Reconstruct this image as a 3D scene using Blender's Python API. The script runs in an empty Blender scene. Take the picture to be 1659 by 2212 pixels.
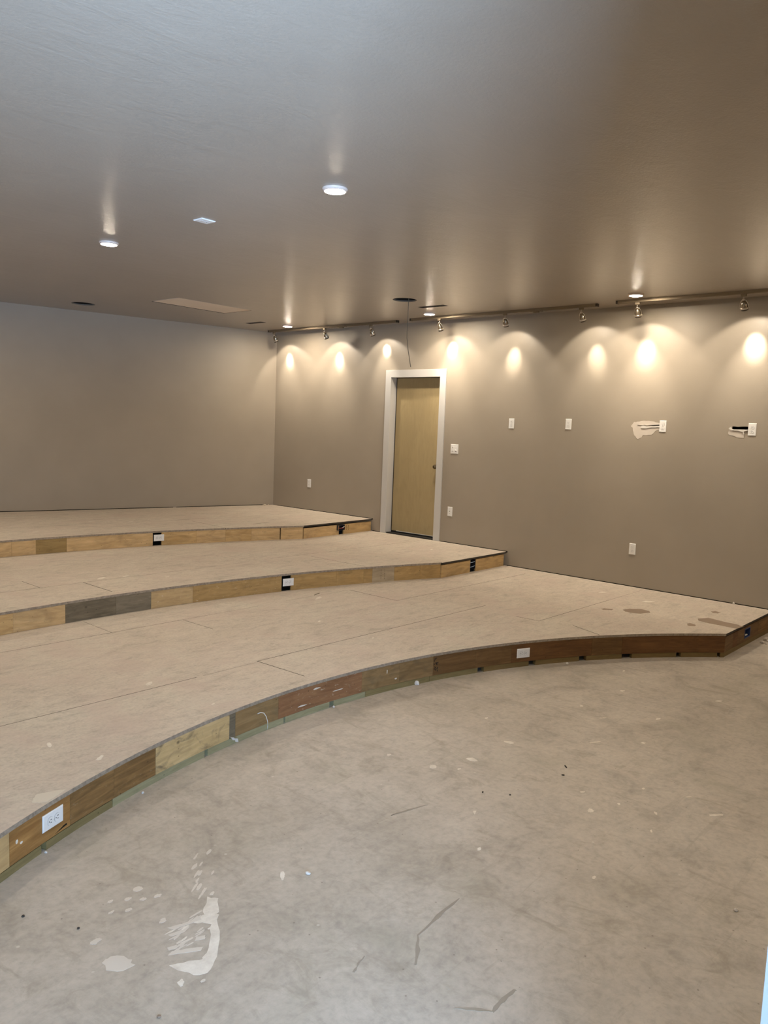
import bpy, bmesh, math, random
from mathutils import Vector, Matrix, noise
random.seed(7)
PI = math.pi
SC = bpy.context.scene
COL = SC.collection

# ------------------------------------------------------------------ measures (metres)
H = 3.093                         # ceiling
H1, H2, H3 = 0.1973, 0.3611, 0.5240   # tops of the three seating tiers
FRONT_Y = -9.0                    # wall behind the screen side
LEFT_X = -9.2
SKEW = 0.2331                     # back wall rises this much in Y per metre to the left

def back_y(x): return -x * SKEW

# front edge of each tier: an arc that ends in a short straight return at the wall
ARC = {1: (-4.58, -10.53, 4.71, -1.30, -7.15, -7.15),
       2: (-4.60, -12.55, 8.98, -1.276, -4.226, -4.205),
       3: (-4.90, -11.20, 9.77, -1.31, -2.115, -2.05)}
TOP = {1: H1, 2: H2, 3: H3}
BOT = {1: 0.0, 2: H1, 3: H2}

def front(t, x):
    ax, ay, r, xc, yc, yw = ARC[t]
    if x > xc:
        k = (x - xc) / (0 - xc)
        return yc + (yw - yc) * k
    xl = 2 * ax - xc
    if x < xl:
        return yc
    return ay + math.sqrt(r * r - (x - ax) ** 2)

def front_normal(t, x):
    """unit vector pointing out of the riser, towards the room"""
    ax, ay, r, xc, yc, yw = ARC[t]
    if x > xc or x < 2 * ax - xc:
        return Vector((0, -1, 0))
    return Vector((ax - x, ay - front(t, x), 0)).normalized()

# ------------------------------------------------------------------ materials
def new_mat(name):
    m = bpy.data.materials.new(name)
    m.use_nodes = True
    nt = m.node_tree
    return m, nt, nt.nodes['Principled BSDF']

def plain(name, c, rough=0.5, metal=0.0, spec=0.5):
    m, nt, b = new_mat(name)
    b.inputs['Base Color'].default_value = (*c, 1)
    b.inputs['Roughness'].default_value = rough
    b.inputs['Metallic'].default_value = metal
    b.inputs['Specular IOR Level'].default_value = spec
    return m

def nd(nt, kind, **kw):
    n = nt.nodes.new(kind)
    for k, v in kw.items():
        if k in n.inputs.keys():
            n.inputs[k].default_value = v
        else:
            setattr(n, k, v)
    return n

def noise_tex(nt, vec, scale, detail=4, rough=0.55, dist=0.0):
    n = nd(nt, 'ShaderNodeTexNoise')
    n.inputs['Scale'].default_value = scale
    n.inputs['Detail'].default_value = detail
    n.inputs['Roughness'].default_value = rough
    n.inputs['Distortion'].default_value = dist
    nt.links.new(vec, n.inputs['Vector'])
    return n.outputs['Fac']

def mapping(nt, vec, scale=(1, 1, 1), rot=(0, 0, 0), loc=(0, 0, 0)):
    n = nd(nt, 'ShaderNodeMapping')
    n.inputs['Scale'].default_value = scale
    n.inputs['Rotation'].default_value = rot
    n.inputs['Location'].default_value = loc
    nt.links.new(vec, n.inputs['Vector'])
    return n.outputs['Vector']

def ramp(nt, fac, stops):
    n = nd(nt, 'ShaderNodeValToRGB')
    cr = n.color_ramp
    while len(cr.elements) < len(stops):
        cr.elements.new(0.5)
    for e, (p, c) in zip(cr.elements, stops):
        e.position = p
        e.color = (*c, 1) if len(c) == 3 else c
    nt.links.new(fac, n.inputs['Fac'])
    return n.outputs['Color']

def g(v): return (v, v, v)

def mix(nt, fac, a, b, mode='MIX'):
    n = nd(nt, 'ShaderNodeMix', data_type='RGBA', blend_type=mode)
    for key, val in ((0, fac), (6, a), (7, b)):
        if hasattr(val, 'is_linked'):
            nt.links.new(val, n.inputs[key])
        elif isinstance(val, (int, float)):
            n.inputs[key].default_value = val
        else:
            n.inputs[key].default_value = (*val, 1)
    return n.outputs[2]

def bump(nt, height, strength, dist):
    n = nd(nt, 'ShaderNodeBump')
    n.inputs['Strength'].default_value = strength
    n.inputs['Distance'].default_value = dist
    nt.links.new(height, n.inputs['Height'])
    return n.outputs['Normal']

def obj_vec(nt):
    return nd(nt, 'ShaderNodeTexCoord').outputs['Object']

def uv_vec(nt):
    return nd(nt, 'ShaderNodeTexCoord').outputs['UV']

def paint(name, c, rough, bscale, bstr, bdist, spec=0.5, blotch=0.04, wave=0):
    m, nt, b = new_mat(name)
    v = obj_vec(nt)
    lo = tuple(x * (1 - blotch) for x in c)
    hi = tuple(x * (1 + blotch) for x in c)
    col = ramp(nt, noise_tex(nt, v, 1.7, 3), [(0.3, lo), (0.7, hi)])
    nt.links.new(col, b.inputs['Base Color'])
    b.inputs['Roughness'].default_value = rough
    b.inputs['Specular IOR Level'].default_value = spec
    h = noise_tex(nt, v, bscale, 3, 0.6)
    bn = bump(nt, h, bstr, bdist)
    if wave:
        n2 = nd(nt, 'ShaderNodeBump')
        n2.inputs['Strength'].default_value = wave
        n2.inputs['Distance'].default_value = 0.01
        nt.links.new(noise_tex(nt, mapping(nt, v, (1, 2.6, 1), (0, 0, 0.9)), 2.6, 5, 0.6, 0.8), n2.inputs['Height'])
        nt.links.new(bn, n2.inputs['Normal'])
        bn = n2.outputs['Normal']
    nt.links.new(bn, b.inputs['Normal'])
    return m

M = {}
M['wall'] = paint('taupe wall paint', (0.330, 0.283, 0.222), 0.5, 120, 0.35, 0.0015)
M['ceiling'] = paint('taupe satin ceiling paint', (0.325, 0.281, 0.229), 0.28, 70, 0.5, 0.0022, spec=0.65, wave=0.3)
M['white_trim'] = plain('white trim paint', (0.55, 0.535, 0.505), 0.4)
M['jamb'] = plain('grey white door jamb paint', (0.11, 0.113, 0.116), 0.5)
M['plastic'] = plain('white plastic', (0.80, 0.79, 0.76), 0.35)
M['slot'] = plain('dark slot', (0.02, 0.018, 0.015), 0.6)
M['slot_grey'] = plain('grey slot', (0.16, 0.14, 0.12), 0.6)
M['cavity'] = plain('dark cavity', (0.02, 0.016, 0.012), 0.9, spec=0.1)
M['nickel'] = plain('brushed nickel', (0.62, 0.57, 0.50), 0.28, 1.0)
M['rail'] = plain('satin nickel rail', (0.25, 0.20, 0.135), 0.42, 0.7)
M['dark_metal'] = plain('dark bronze reflector', (0.06, 0.05, 0.04), 0.3, 0.6)
M['lamp_metal'] = plain('smoked nickel lamp body', (0.30, 0.25, 0.18), 0.25, 0.95)
M['screw'] = plain('screw head', (0.72, 0.70, 0.66), 0.4)
M['brass'] = plain('antique brass', (0.17, 0.13, 0.075), 0.3, 1.0)
M['rubber'] = plain('black rubber', (0.012, 0.011, 0.010), 0.6)
M['blue_box'] = plain('blue junction box plastic', (0.02, 0.05, 0.16), 0.45)
M['grey_box'] = plain('dark box', (0.025, 0.025, 0.03), 0.5)
M['wire_white'] = plain('white wire', (0.70, 0.69, 0.64), 0.5)
M['wire_grey'] = plain('thin grey cable', (0.13, 0.11, 0.085), 0.6)
M['wire_red'] = plain('red wire', (0.4, 0.03, 0.03), 0.5)
M['wire_blue'] = plain('pale blue wire', (0.35, 0.45, 0.6), 0.5)
M['ring'] = plain('downlight trim', (0.62, 0.52, 0.45), 0.45)
M['gypsum'] = paint('bare gypsum board', (0.70, 0.60, 0.48), 0.8, 60, 0.1, 0.001, spec=0.2)
M['cut_edge'] = plain('raw cut gypsum edge', (0.17, 0.145, 0.115), 0.8)
M['edge_shade'] = plain('shade painted deck edge', (0.035, 0.027, 0.018), 0.8)  # near-black painted in for the shadow gap under the deck
M['stain'] = paint('glue stain', (0.26, 0.195, 0.142), 0.7, 40, 0.2, 0.001, spec=0.3, blotch=0.15)
M['chip_dark'] = plain('dark chip', (0.03, 0.025, 0.02), 0.7)
M['chip_white'] = plain('white plaster crumb', (0.64, 0.61, 0.56), 0.8)
M['pebble'] = plain('pale pebble', (0.60, 0.55, 0.48), 0.7)
M['ink'] = plain('stamp ink', (0.035, 0.028, 0.02), 0.8, spec=0.2)

def emission(name, c, s):
    m = bpy.data.materials.new(name)
    m.use_nodes = True
    nt = m.node_tree
    nt.nodes.clear()
    e = nd(nt, 'ShaderNodeEmission')
    e.inputs['Color'].default_value = (*c, 1)
    e.inputs['Strength'].default_value = s
    o = nd(nt, 'ShaderNodeOutputMaterial')
    nt.links.new(e.outputs[0], o.inputs['Surface'])
    return m

SKY_L, GROUND_L = 19, 64
WARM = (1.0, 0.855, 0.675)
M['lens'] = emission('lit downlight lens', WARM, 312)
M['bulb'] = emission('lit lamp face', WARM, 20)

def make_concrete():
    m, nt, b = new_mat('worn concrete slab')
    v = obj_vec(nt)
    big = noise_tex(nt, v, 0.75, 5, 0.6, 0.4)
    med = noise_tex(nt, v, 3.4, 7, 0.65, 0.8)
    fine = noise_tex(nt, v, 38, 5, 0.6)
    c1 = ramp(nt, big, [(0.30, (0.395, 0.345, 0.278)), (0.52, (0.460, 0.405, 0.335)), (0.75, (0.490, 0.440, 0.370))])
    c2 = ramp(nt, med, [(0.28, g(0.66)), (0.46, g(0.95)), (0.60, g(1.04)), (0.80, g(1.14))])
    c = mix(nt, 0.95, c1, c2, 'MULTIPLY')
    c3 = ramp(nt, fine, [(0.28, g(0.82)), (0.50, g(0.99)), (0.72, g(1.10))])
    c = mix(nt, 0.8, c, c3, 'MULTIPLY')
    gm = noise_tex(nt, mapping(nt, v, (1, 1, 1), (0, 0, 0), (6, 6, 0)), 12, 6, 0.7, 0.5)
    c = mix(nt, 0.9, c, ramp(nt, gm, [(0.30, g(0.83)), (0.48, g(1.0)), (0.72, g(1.08))]), 'MULTIPLY')
    # darker smudges and greenish damp patches
    sm = noise_tex(nt, mapping(nt, v, (2.2, 1.1, 1), (0, 0, 0.6)), 3.1, 6, 0.7, 1.4)
    c = mix(nt, ramp(nt, sm, [(0.54, g(0)), (0.70, g(0.55))]), c, (0.26, 0.22, 0.165))
    gr = noise_tex(nt, mapping(nt, v, (1, 1, 1), (0, 0, 0), (5, 2, 0)), 1.5, 5, 0.6, 0.6)
    c = mix(nt, ramp(nt, gr, [(0.55, g(0)), (0.75, g(0.45))]), c, (0.34, 0.315, 0.235))
    # trowel and drag marks
    tr = noise_tex(nt, mapping(nt, v, (0.8, 6, 1), (0, 0, 0.75)), 2.6, 5, 0.6, 0.8)
    c = mix(nt, ramp(nt, tr, [(0.60, g(0)), (0.68, g(0.22))]), c, (0.225, 0.19, 0.15))
    # pale plaster dust and tiny spatter
    du = noise_tex(nt, mapping(nt, v, (1, 1, 1), (0, 0, 0), (9, 4, 0)), 5.2, 6, 0.68, 0.5)
    c = mix(nt, ramp(nt, du, [(0.60, g(0)), (0.74, g(0.5))]), c, (0.54, 0.485, 0.405))
    vo = nd(nt, 'ShaderNodeTexVoronoi')
    vo.inputs['Scale'].default_value = 9
    nt.links.new(v, vo.inputs['Vector'])
    msk = noise_tex(nt, v, 2.0, 2)
    sp = ramp(nt, vo.outputs['Distance'], [(0.0, g(1)), (0.045, g(1)), (0.075, g(0))])
    sp = mix(nt, 1.0, sp, ramp(nt, msk, [(0.55, g(0)), (0.6, g(0.6))]), 'MULTIPLY')
    c = mix(nt, sp, c, (0.62, 0.58, 0.5))
    vd = nd(nt, 'ShaderNodeTexVoronoi')
    vd.inputs['Scale'].default_value = 14
    nt.links.new(mapping(nt, v, (1, 1, 1), (0, 0, 0.4), (3, 3, 0)), vd.inputs['Vector'])
    sd = ramp(nt, vd.outputs['Distance'], [(0.0, g(0.7)), (0.03, g(0.7)), (0.06, g(0))])
    c = mix(nt, sd, c, (0.16, 0.13, 0.1))
    nt.links.new(c, b.inputs['Base Color'])
    r = ramp(nt, med, [(0.3, g(0.42)), (0.7, g(0.58))])
    nt.links.new(r, b.inputs['Roughness'])
    b.inputs['Specular IOR Level'].default_value = 0.45
    nt.links.new(bump(nt, med, 0.12, 0.01), b.inputs['Normal'])
    return m
M['concrete'] = make_concrete()

def make_deck():
    m, nt, b = new_mat('particle board decking')
    v = obj_vec(nt)
    big = noise_tex(nt, mapping(nt, v, (1, 1.6, 1)), 1.1, 5, 0.6, 0.5)
    med = noise_tex(nt, mapping(nt, v, (1, 2.2, 1), (0, 0, 0.15)), 4.6, 7, 0.68, 0.6)
    fine = noise_tex(nt, v, 60, 4, 0.65)
    c1 = ramp(nt, big, [(0.30, (0.490, 0.424, 0.342)), (0.5, (0.528, 0.458, 0.374)), (0.72, (0.540, 0.486, 0.395))])
    c2 = ramp(nt, med, [(0.28, g(0.70)), (0.46, g(0.97)), (0.62, g(1.04)), (0.8, g(1.12))])
    c = mix(nt, 0.8, c1, c2, 'MULTIPLY')
    c = mix(nt, 0.9, c, ramp(nt, fine, [(0.28, g(0.82)), (0.5, g(0.99)), (0.72, g(1.08))]), 'MULTIPLY')
    gr2 = noise_tex(nt, mapping(nt, v, (1, 1.8, 1), (0, 0, -0.2), (1, 3, 0)), 13, 6, 0.7, 0.4)
    c = mix(nt, 0.9, c, ramp(nt, gr2, [(0.30, g(0.80)), (0.48, g(1.0)), (0.72, g(1.08))]), 'MULTIPLY')
    pk = noise_tex(nt, mapping(nt, v, (1, 1, 1), (0, 0, 0), (7, 1, 0)), 2.3, 5, 0.65, 0.4)
    c = mix(nt, ramp(nt, pk, [(0.48, g(0)), (0.68, g(0.6))]), c, (0.50, 0.40, 0.335))
    du = noise_tex(nt, mapping(nt, v, (1, 2, 1), (0, 0, 0), (2, 8, 0)), 6.5, 5, 0.7, 0.6)
    c = mix(nt, ramp(nt, du, [(0.62, g(0)), (0.76, g(0.5))]), c, (0.60, 0.52, 0.41))
    vd = nd(nt, 'ShaderNodeTexVoronoi')
    vd.inputs['Scale'].default_value = 8
    nt.links.new(mapping(nt, v, (1, 1.4, 1), (0, 0, 0.4)), vd.inputs['Vector'])
    sd = ramp(nt, vd.outputs['Distance'], [(0.0, g(0.6)), (0.025, g(0.6)), (0.05, g(0))])
    c = mix(nt, sd, c, (0.2, 0.15, 0.1))
    nt.links.new(c, b.inputs['Base Color'])
    b.inputs['Roughness'].default_value = 0.72
    b.inputs['Specular IOR Level'].default_value = 0.3
    nt.links.new(bump(nt, fine, 0.15, 0.002), b.inputs['Normal'])
    return m
M['deck'] = make_deck()

def make_edge():
    m, nt, b = new_mat('raw particle board edge')
    v = obj_vec(nt)
    f = noise_tex(nt, v, 45, 5, 0.7)
    c = ramp(nt, f, [(0.3, (0.19, 0.152, 0.108)), (0.7, (0.40, 0.33, 0.25))])
    nt.links.new(c, b.inputs['Base Color'])
    b.inputs['Roughness'].default_value = 0.85
    nt.links.new(bump(nt, f, 0.5, 0.004), b.inputs['Normal'])
    return m
M['edge'] = make_edge()

_wood_n = [0]
def wood(name, light, dark, knots=0.5, flakes=0.0, smudge=0.0, grain=1.0):
    """plywood / stud face; u runs along the board, v up, both in metres"""
    m, nt, b = new_mat(name)
    _wood_n[0] += 1
    k = _wood_n[0]
    v = mapping(nt, uv_vec(nt), (1, 1, 1), (0, 0, 0), (k * 3.7, k * 1.3, 0))
    gr = noise_tex(nt, mapping(nt, v, (1.6, 17, 1)), 2.2, 7, 0.62, 1.1)
    broad = noise_tex(nt, mapping(nt, v, (2.2, 6, 1)), 1.5, 4, 0.6, 1.6)
    c = ramp(nt, gr, [(0.30, dark), (0.55, tuple((a + d) / 2 for a, d in zip(light, dark))), (0.72, light)])
    c = mix(nt, 0.6 * grain, c, ramp(nt, broad, [(0.3, g(0.60)), (0.5, g(0.98)), (0.68, g(1.14))]), 'MULTIPLY')
    if knots:
        vo = nd(nt, 'ShaderNodeTexVoronoi')
        vo.inputs['Scale'].default_value = 6.5
        nt.links.new(mapping(nt, v, (1, 1.25, 1)), vo.inputs['Vector'])
        sel = noise_tex(nt, v, 4.0, 1)
        kk = ramp(nt, vo.outputs['Distance'], [(0.0, g(1)), (0.05, g(0.9)), (0.11, g(0))])
        kk = mix(nt, 1.0, kk, ramp(nt, sel, [(0.43, g(0)), (0.48, g(knots))]), 'MULTIPLY')
        c = mix(nt, kk, c, tuple(x * 0.16 for x in dark))
    # nail holes
    if name.startswith('tan lauan'): nails = 0.0
    else: nails = 1.0
    vn = nd(nt, 'ShaderNodeTexVoronoi')
    vn.inputs['Scale'].default_value = 17
    nt.links.new(mapping(nt, v, (1, 1, 1), (0, 0, 0), (4, 9, 0)), vn.inputs['Vector'])
    c = mix(nt, ramp(nt, vn.outputs['Distance'], [(0.0, g(0.75 * nails)), (0.04, g(0.6 * nails)), (0.085, g(0))]), c, tuple(x * 0.25 for x in dark))
    if flakes:
        fl = noise_tex(nt, mapping(nt, v, (1, 2.0, 1), (0, 0, 0.3)), 24, 4, 0.7, 0.3)
        c = mix(nt, ramp(nt, fl, [(0.62, g(0)), (0.70, g(flakes))]), c, (0.66, 0.56, 0.42))
    if smudge:
        s2 = noise_tex(nt, mapping(nt, v, (1.2, 2.4, 1), (0, 0, 0.5)), 4.5, 5, 0.6, 1.0)
        c = mix(nt, ramp(nt, s2, [(0.50, g(0)), (0.64, g(smudge))]), c, (0.10, 0.085, 0.055))
    nt.links.new(c, b.inputs['Base Color'])
    b.inputs['Roughness'].default_value = 0.6
    b.inputs['Specular IOR Level'].default_value = 0.3
    nt.links.new(bump(nt, gr, 0.15, 0.003), b.inputs['Normal'])
    return m

W = {
 'pine':   wood('pale pine plywood', (0.66, 0.47, 0.245), (0.50, 0.33, 0.15), 0.9),
 'pine_b': wood('yellow pine plywood', (0.64, 0.45, 0.22), (0.45, 0.285, 0.115), 0.7),
 'olive':  wood('olive brown plywood', (0.36, 0.25, 0.10), (0.27, 0.18, 0.07), 0.2),
 'gold':   wood('golden brown plywood', (0.50, 0.33, 0.135), (0.36, 0.22, 0.08), 0.6),
 'gold_f': wood('golden plywood with pale flakes', (0.50, 0.335, 0.14), (0.36, 0.225, 0.085), 0.4, flakes=0.8),
 'tan_f':  wood('tan plywood with pale flakes', (0.60, 0.43, 0.22), (0.45, 0.31, 0.15), 0.5, flakes=0.7),
 'grey':   wood('weathered grey plywood', (0.235, 0.19, 0.125), (0.12, 0.098, 0.064), 0.7, smudge=0.4),
 'grey_b': wood('weathered grey brown plywood', (0.255, 0.21, 0.145), (0.18, 0.15, 0.10), 0.3, flakes=0.2),
 'greytan': wood('greyed tan plywood', (0.47, 0.365, 0.23), (0.38, 0.29, 0.175), 0.3),
 'tan':    wood('tan plywood', (0.56, 0.385, 0.18), (0.43, 0.28, 0.12), 0.5),
 'tan_s':  wood('smudged light plywood', (0.66, 0.475, 0.235), (0.48, 0.33, 0.145), 0.9, smudge=0.75),
 'brown':  wood('orange brown plywood', (0.42, 0.225, 0.072), (0.235, 0.113, 0.032), 0.2, flakes=0.12),
 'brown_d': wood('dark brown plywood', (0.33, 0.185, 0.066), (0.135, 0.075, 0.026), 0.2, flakes=0.15),
 'brown_r': wood('reddish dark plywood', (0.205, 0.098, 0.032), (0.105, 0.047, 0.015), 0.5),
 'brown_k': wood('deep brown plywood', (0.215, 0.122, 0.046), (0.125, 0.065, 0.022), 0.3),
 'brown_m': wood('mid brown plywood', (0.33, 0.215, 0.095), (0.21, 0.128, 0.052), 0.3, smudge=0.3),
 'red_w':  wood('red brown plywood with white scuffs', (0.33, 0.175, 0.08), (0.215, 0.10, 0.045), 0.2, flakes=0.55),
 'grey_e': wood('grey veneer edge', (0.34, 0.30, 0.22), (0.24, 0.2, 0.14), 0.0),
 'sill_g': wood('green treated lumber', (0.365, 0.335, 0.195), (0.26, 0.235, 0.125), 0.1, grain=0.6),
 'sill_o': wood('olive treated lumber', (0.275, 0.215, 0.095), (0.18, 0.138, 0.056), 0.1, grain=0.6),
 'sill_b': wood('brown lumber', (0.225, 0.155, 0.06), (0.165, 0.11, 0.04), 0.1, grain=0.5),
 'door':   wood('tan lauan door veneer', (0.385, 0.298, 0.158), (0.345, 0.265, 0.135), 0.0, grain=0.3),
}

def make_splat():
    m, nt, b = new_mat('dried plaster')
    v = obj_vec(nt)
    c = ramp(nt, noise_tex(nt, v, 14, 6, 0.7), [(0.3, (0.56, 0.50, 0.415)), (0.7, (0.78, 0.72, 0.62))])
    nt.links.new(c, b.inputs['Base Color'])
    b.inputs['Roughness'].default_value = 0.75
    return m
M['splat'] = make_splat()
M['splat_dim'] = paint('thin plaster film', (0.59, 0.53, 0.45), 0.7, 20, 0.1, 0.001, blotch=0.1)
M['patch_pale'] = paint('pale plaster skim', (0.60, 0.54, 0.44), 0.75, 20, 0.1, 0.001, blotch=0.06)
M['splat_dark'] = paint('dark damp scuff', (0.27, 0.232, 0.182), 0.5, 20, 0.1, 0.001, blotch=0.1)
M['patch'] = paint('wall patching plaster', (0.56, 0.50, 0.43), 0.8, 30, 0.3, 0.002, blotch=0.08)

# ------------------------------------------------------------------ mesh building
class MB:
    def __init__(self): self.bm = bmesh.new(); self.uv = None

    def box(self, x0, x1, y0, y1, z0, z1, mi=0):
        bm = self.bm
        vs = [bm.verts.new(p) for p in ((x0, y0, z0), (x1, y0, z0), (x1, y1, z0), (x0, y1, z0),
                                        (x0, y0, z1), (x1, y0, z1), (x1, y1, z1), (x0, y1, z1))]
        for f in ((0, 3, 2, 1), (4, 5, 6, 7), (0, 1, 5, 4), (1, 2, 6, 5), (2, 3, 7, 6), (3, 0, 4, 7)):
            fc = bm.faces.new([vs[i] for i in f]); fc.material_index = mi
        return self

    def prism(self, pts, axis, a0, a1, mi=0):
        """extrude a 2-D outline along an axis ('x': pts are y,z; 'y': x,z; 'z': x,y)"""
        bm = self.bm
        def P(p, a):
            return {'x': (a, p[0], p[1]), 'y': (p[0], a, p[1]), 'z': (p[0], p[1], a)}[axis]
        lo = [bm.verts.new(P(p, a0)) for p in pts]
        hi = [bm.verts.new(P(p, a1)) for p in pts]
        n = len(pts)
        fs = [bm.faces.new(lo[::-1]), bm.faces.new(hi)]
        for i in range(n):
            fs.append(bm.faces.new((lo[i], lo[(i + 1) % n], hi[(i + 1) % n], hi[i])))
        for f in fs: f.material_index = mi
        return self

    def lathe(self, prof, M4=Matrix(), seg=24, mi=0):
        """prof: (radius, height) pairs, turned about local Z"""
        bm = self.bm
        rings = []
        for r, h in prof:
            if r < 1e-6:
                rings.append([bm.verts.new(M4 @ Vector((0, 0, h)))])
            else:
                rings.append([bm.verts.new(M4 @ Vector((r * math.cos(2 * PI * i / seg), r * math.sin(2 * PI * i / seg), h))) for i in range(seg)])
        for a, b in zip(rings, rings[1:]):
            for i in range(seg):
                j = (i + 1) % seg
                if len(a) == 1 and len(b) == 1: continue
                if len(a) == 1: f = bm.faces.new((a[0], b[i], b[j]))
                elif len(b) == 1: f = bm.faces.new((a[i], b[0], a[j]))
                else: f = bm.faces.new((a[i], b[i], b[j], a[j]))
                f.material_index = mi; f.smooth = True
        return self

    def cyl(self, p0, p1, r, seg=16, mi=0):
        p0, p1 = Vector(p0), Vector(p1)
        d = p1 - p0
        q = Vector((0, 0, 1)).rotation_difference(d.normalized()).to_matrix().to_4x4()
        return self.lathe([(0, 0), (r, 0), (r, d.length), (0, d.length)], Matrix.Translation(p0) @ q, seg, mi)

    def tube(self, path, r, seg=8, mi=0):
        bm = self.bm
        path = [Vector(p) for p in path]
        rings = []
        for i, p in enumerate(path):
            d = (path[min(i + 1, len(path) - 1)] - path[max(i - 1, 0)]).normalized()
            q = Vector((0, 0, 1)).rotation_difference(d).to_matrix()
            rings.append([bm.verts.new(p + q @ Vector((r * math.cos(2 * PI * k / seg), r * math.sin(2 * PI * k / seg), 0))) for k in range(seg)])
        for a, b in zip(rings, rings[1:]):
            for k in range(seg):
                f = bm.faces.new((a[k], a[(k + 1) % seg], b[(k + 1) % seg], b[k])); f.smooth = True
        bm.faces.new(rings[0][::-1]); bm.faces.new(rings[-1])
        return self

    def blob(self, c, size, seed, sub=2, rough=0.35):
        r = bmesh.ops.create_icosphere(self.bm, subdivisions=sub, radius=1.0)
        for v in r['verts']:
            n = noise.noise(v.co * 1.6 + Vector((seed * 7.1, seed * 3.3, seed)))
            k = 1 + rough * n
            v.co = Vector((v.co.x * size[0] * k, v.co.y * size[1] * k, max(v.co.z, -0.75) * size[2] * k)) + Vector(c)
        return self

    def build(self, name, mats, parent=None, world=False, bevel=0, smooth=False):
        bm = self.bm
        bmesh.ops.recalc_face_normals(bm, faces=bm.faces[:])
        if world and parent is not None:
            bmesh.ops.translate(bm, verts=bm.verts[:], vec=-parent.location)
        me = bpy.data.meshes.new(name)
        if bevel:
            bmesh.ops.bevel(bm, geom=[e for e in bm.edges if len(e.link_faces) == 2 and e.calc_face_angle(0) > 0.5],
                            offset=bevel, segments=2, affect='EDGES', profile=0.6)
        if smooth:
            for f in bm.faces: f.smooth = True
        bm.to_mesh(me); bm.free()
        for m in (mats if isinstance(mats, (list, tuple)) else [mats]):
            me.materials.append(m)
        o = bpy.data.objects.new(name, me)
        COL.objects.link(o)
        if parent is not None: o.parent = parent
        return o

def tag(o, label=None, cat=None, group=None, kind=None):
    if label: o['label'] = label
    if cat: o['category'] = cat
    if group: o['group'] = group
    if kind: o['kind'] = kind
    return o

def thing(name, label, cat, loc=(0, 0, 0), rot=(0, 0, 0), group=None, kind=None):
    o = bpy.data.objects.new(name, None)
    o.empty_display_size = 0.05
    COL.objects.link(o)
    o.location = loc; o.rotation_euler = rot
    return tag(o, label, cat, group, kind)

def dup(o, loc=None, rot=None, parent=None, label=None, group=None):
    kids = [c for c in COL.objects if c.parent == o]
    n = o.copy(); COL.objects.link(n)
    if parent is not None: n.parent = parent
    if loc is not None: n.location = loc
    if rot is not None: n.rotation_euler = rot
    if label: n['label'] = label
    if group: n['group'] = group
    for c in kids: dup(c, parent=n)
    return n

def carve(o, cutters):
    """subtract throw-away cutter meshes from o, and keep the plain mesh"""
    for c in cutters:
        md = o.modifiers.new('cut', 'BOOLEAN')
        md.operation = 'DIFFERENCE'; md.object = c; md.solver = 'EXACT'
        try: md.material_mode = 'TRANSFER'
        except Exception: pass
    bpy.context.view_layer.update()
    dg = bpy.context.evaluated_depsgraph_get()
    me = bpy.data.meshes.new_from_object(o.evaluated_get(dg))
    o.modifiers.clear()
    o.data = me
    for c in cutters:
        bpy.data.objects.remove(c, do_unlink=True)

def cutter(mb, mat): return mb.build('cutter', mat)

# ------------------------------------------------------------------ the room shell
def wall_box(name, x0, x1, y0, y1, z0, z1, mat, label, cat='wall'):
    o = MB().box(x0, x1, y0, y1, z0, z1).build(name, mat)
    return tag(o, label, cat, kind='structure')

floor = tag(MB().box(LEFT_X - 0.2, 0.2, FRONT_Y - 0.16, 2.6, -0.2, 0.0).build('floor', M['concrete']),
            'bare mottled concrete floor slab with plaster spatters in front of the tiers', 'floor', kind='structure')

# door geometry in the right wall
DY0, DY1, DZ0, DZ1 = -3.112, -2.308, H2, 2.409
wall_right = wall_box('wall_right', 0.0, 0.30, -9.2, 0.45, 0.0, H, M['wall'],
                      'taupe painted right wall lit by the row of track spotlights', 'wall')
cuts = [cutter(MB().box(-0.05, 0.16, DY0 - 0.012, DY1 + 0.012, DZ0 - 0.012, DZ1 + 0.012), M['white_trim'])]
def gap_cut(y0, y1, z): return cutter(MB().box(-0.02, 0.035, y0, y1, z - 0.012, z + 0.0055), M['cavity'])
cuts += [gap_cut(-2.06, -0.10, H3), gap_cut(-2.215, -2.062, H2), gap_cut(-4.215, -3.22, H2), gap_cut(-7.16, -4.218, H1)]
cuts.append(cutter(MB().prism([(-6.785, 1.866), (-6.785, 1.894), (-6.735, 1.893), (-6.69, 1.889), (-6.655, 1.893), (-6.641, 1.891),
                               (-6.640, 1.870), (-6.66, 1.863), (-6.72, 1.866)], 'x', -0.05, 0.10), M['cavity']))
cuts.append(cutter(MB().prism([(-5.94, 1.880), (-5.94, 1.890), (-5.87, 1.886), (-5.815, 1.881), (-5.86, 1.878)], 'x', -0.05, 0.06), M['cavity']))
carve(wall_right, cuts)

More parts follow.
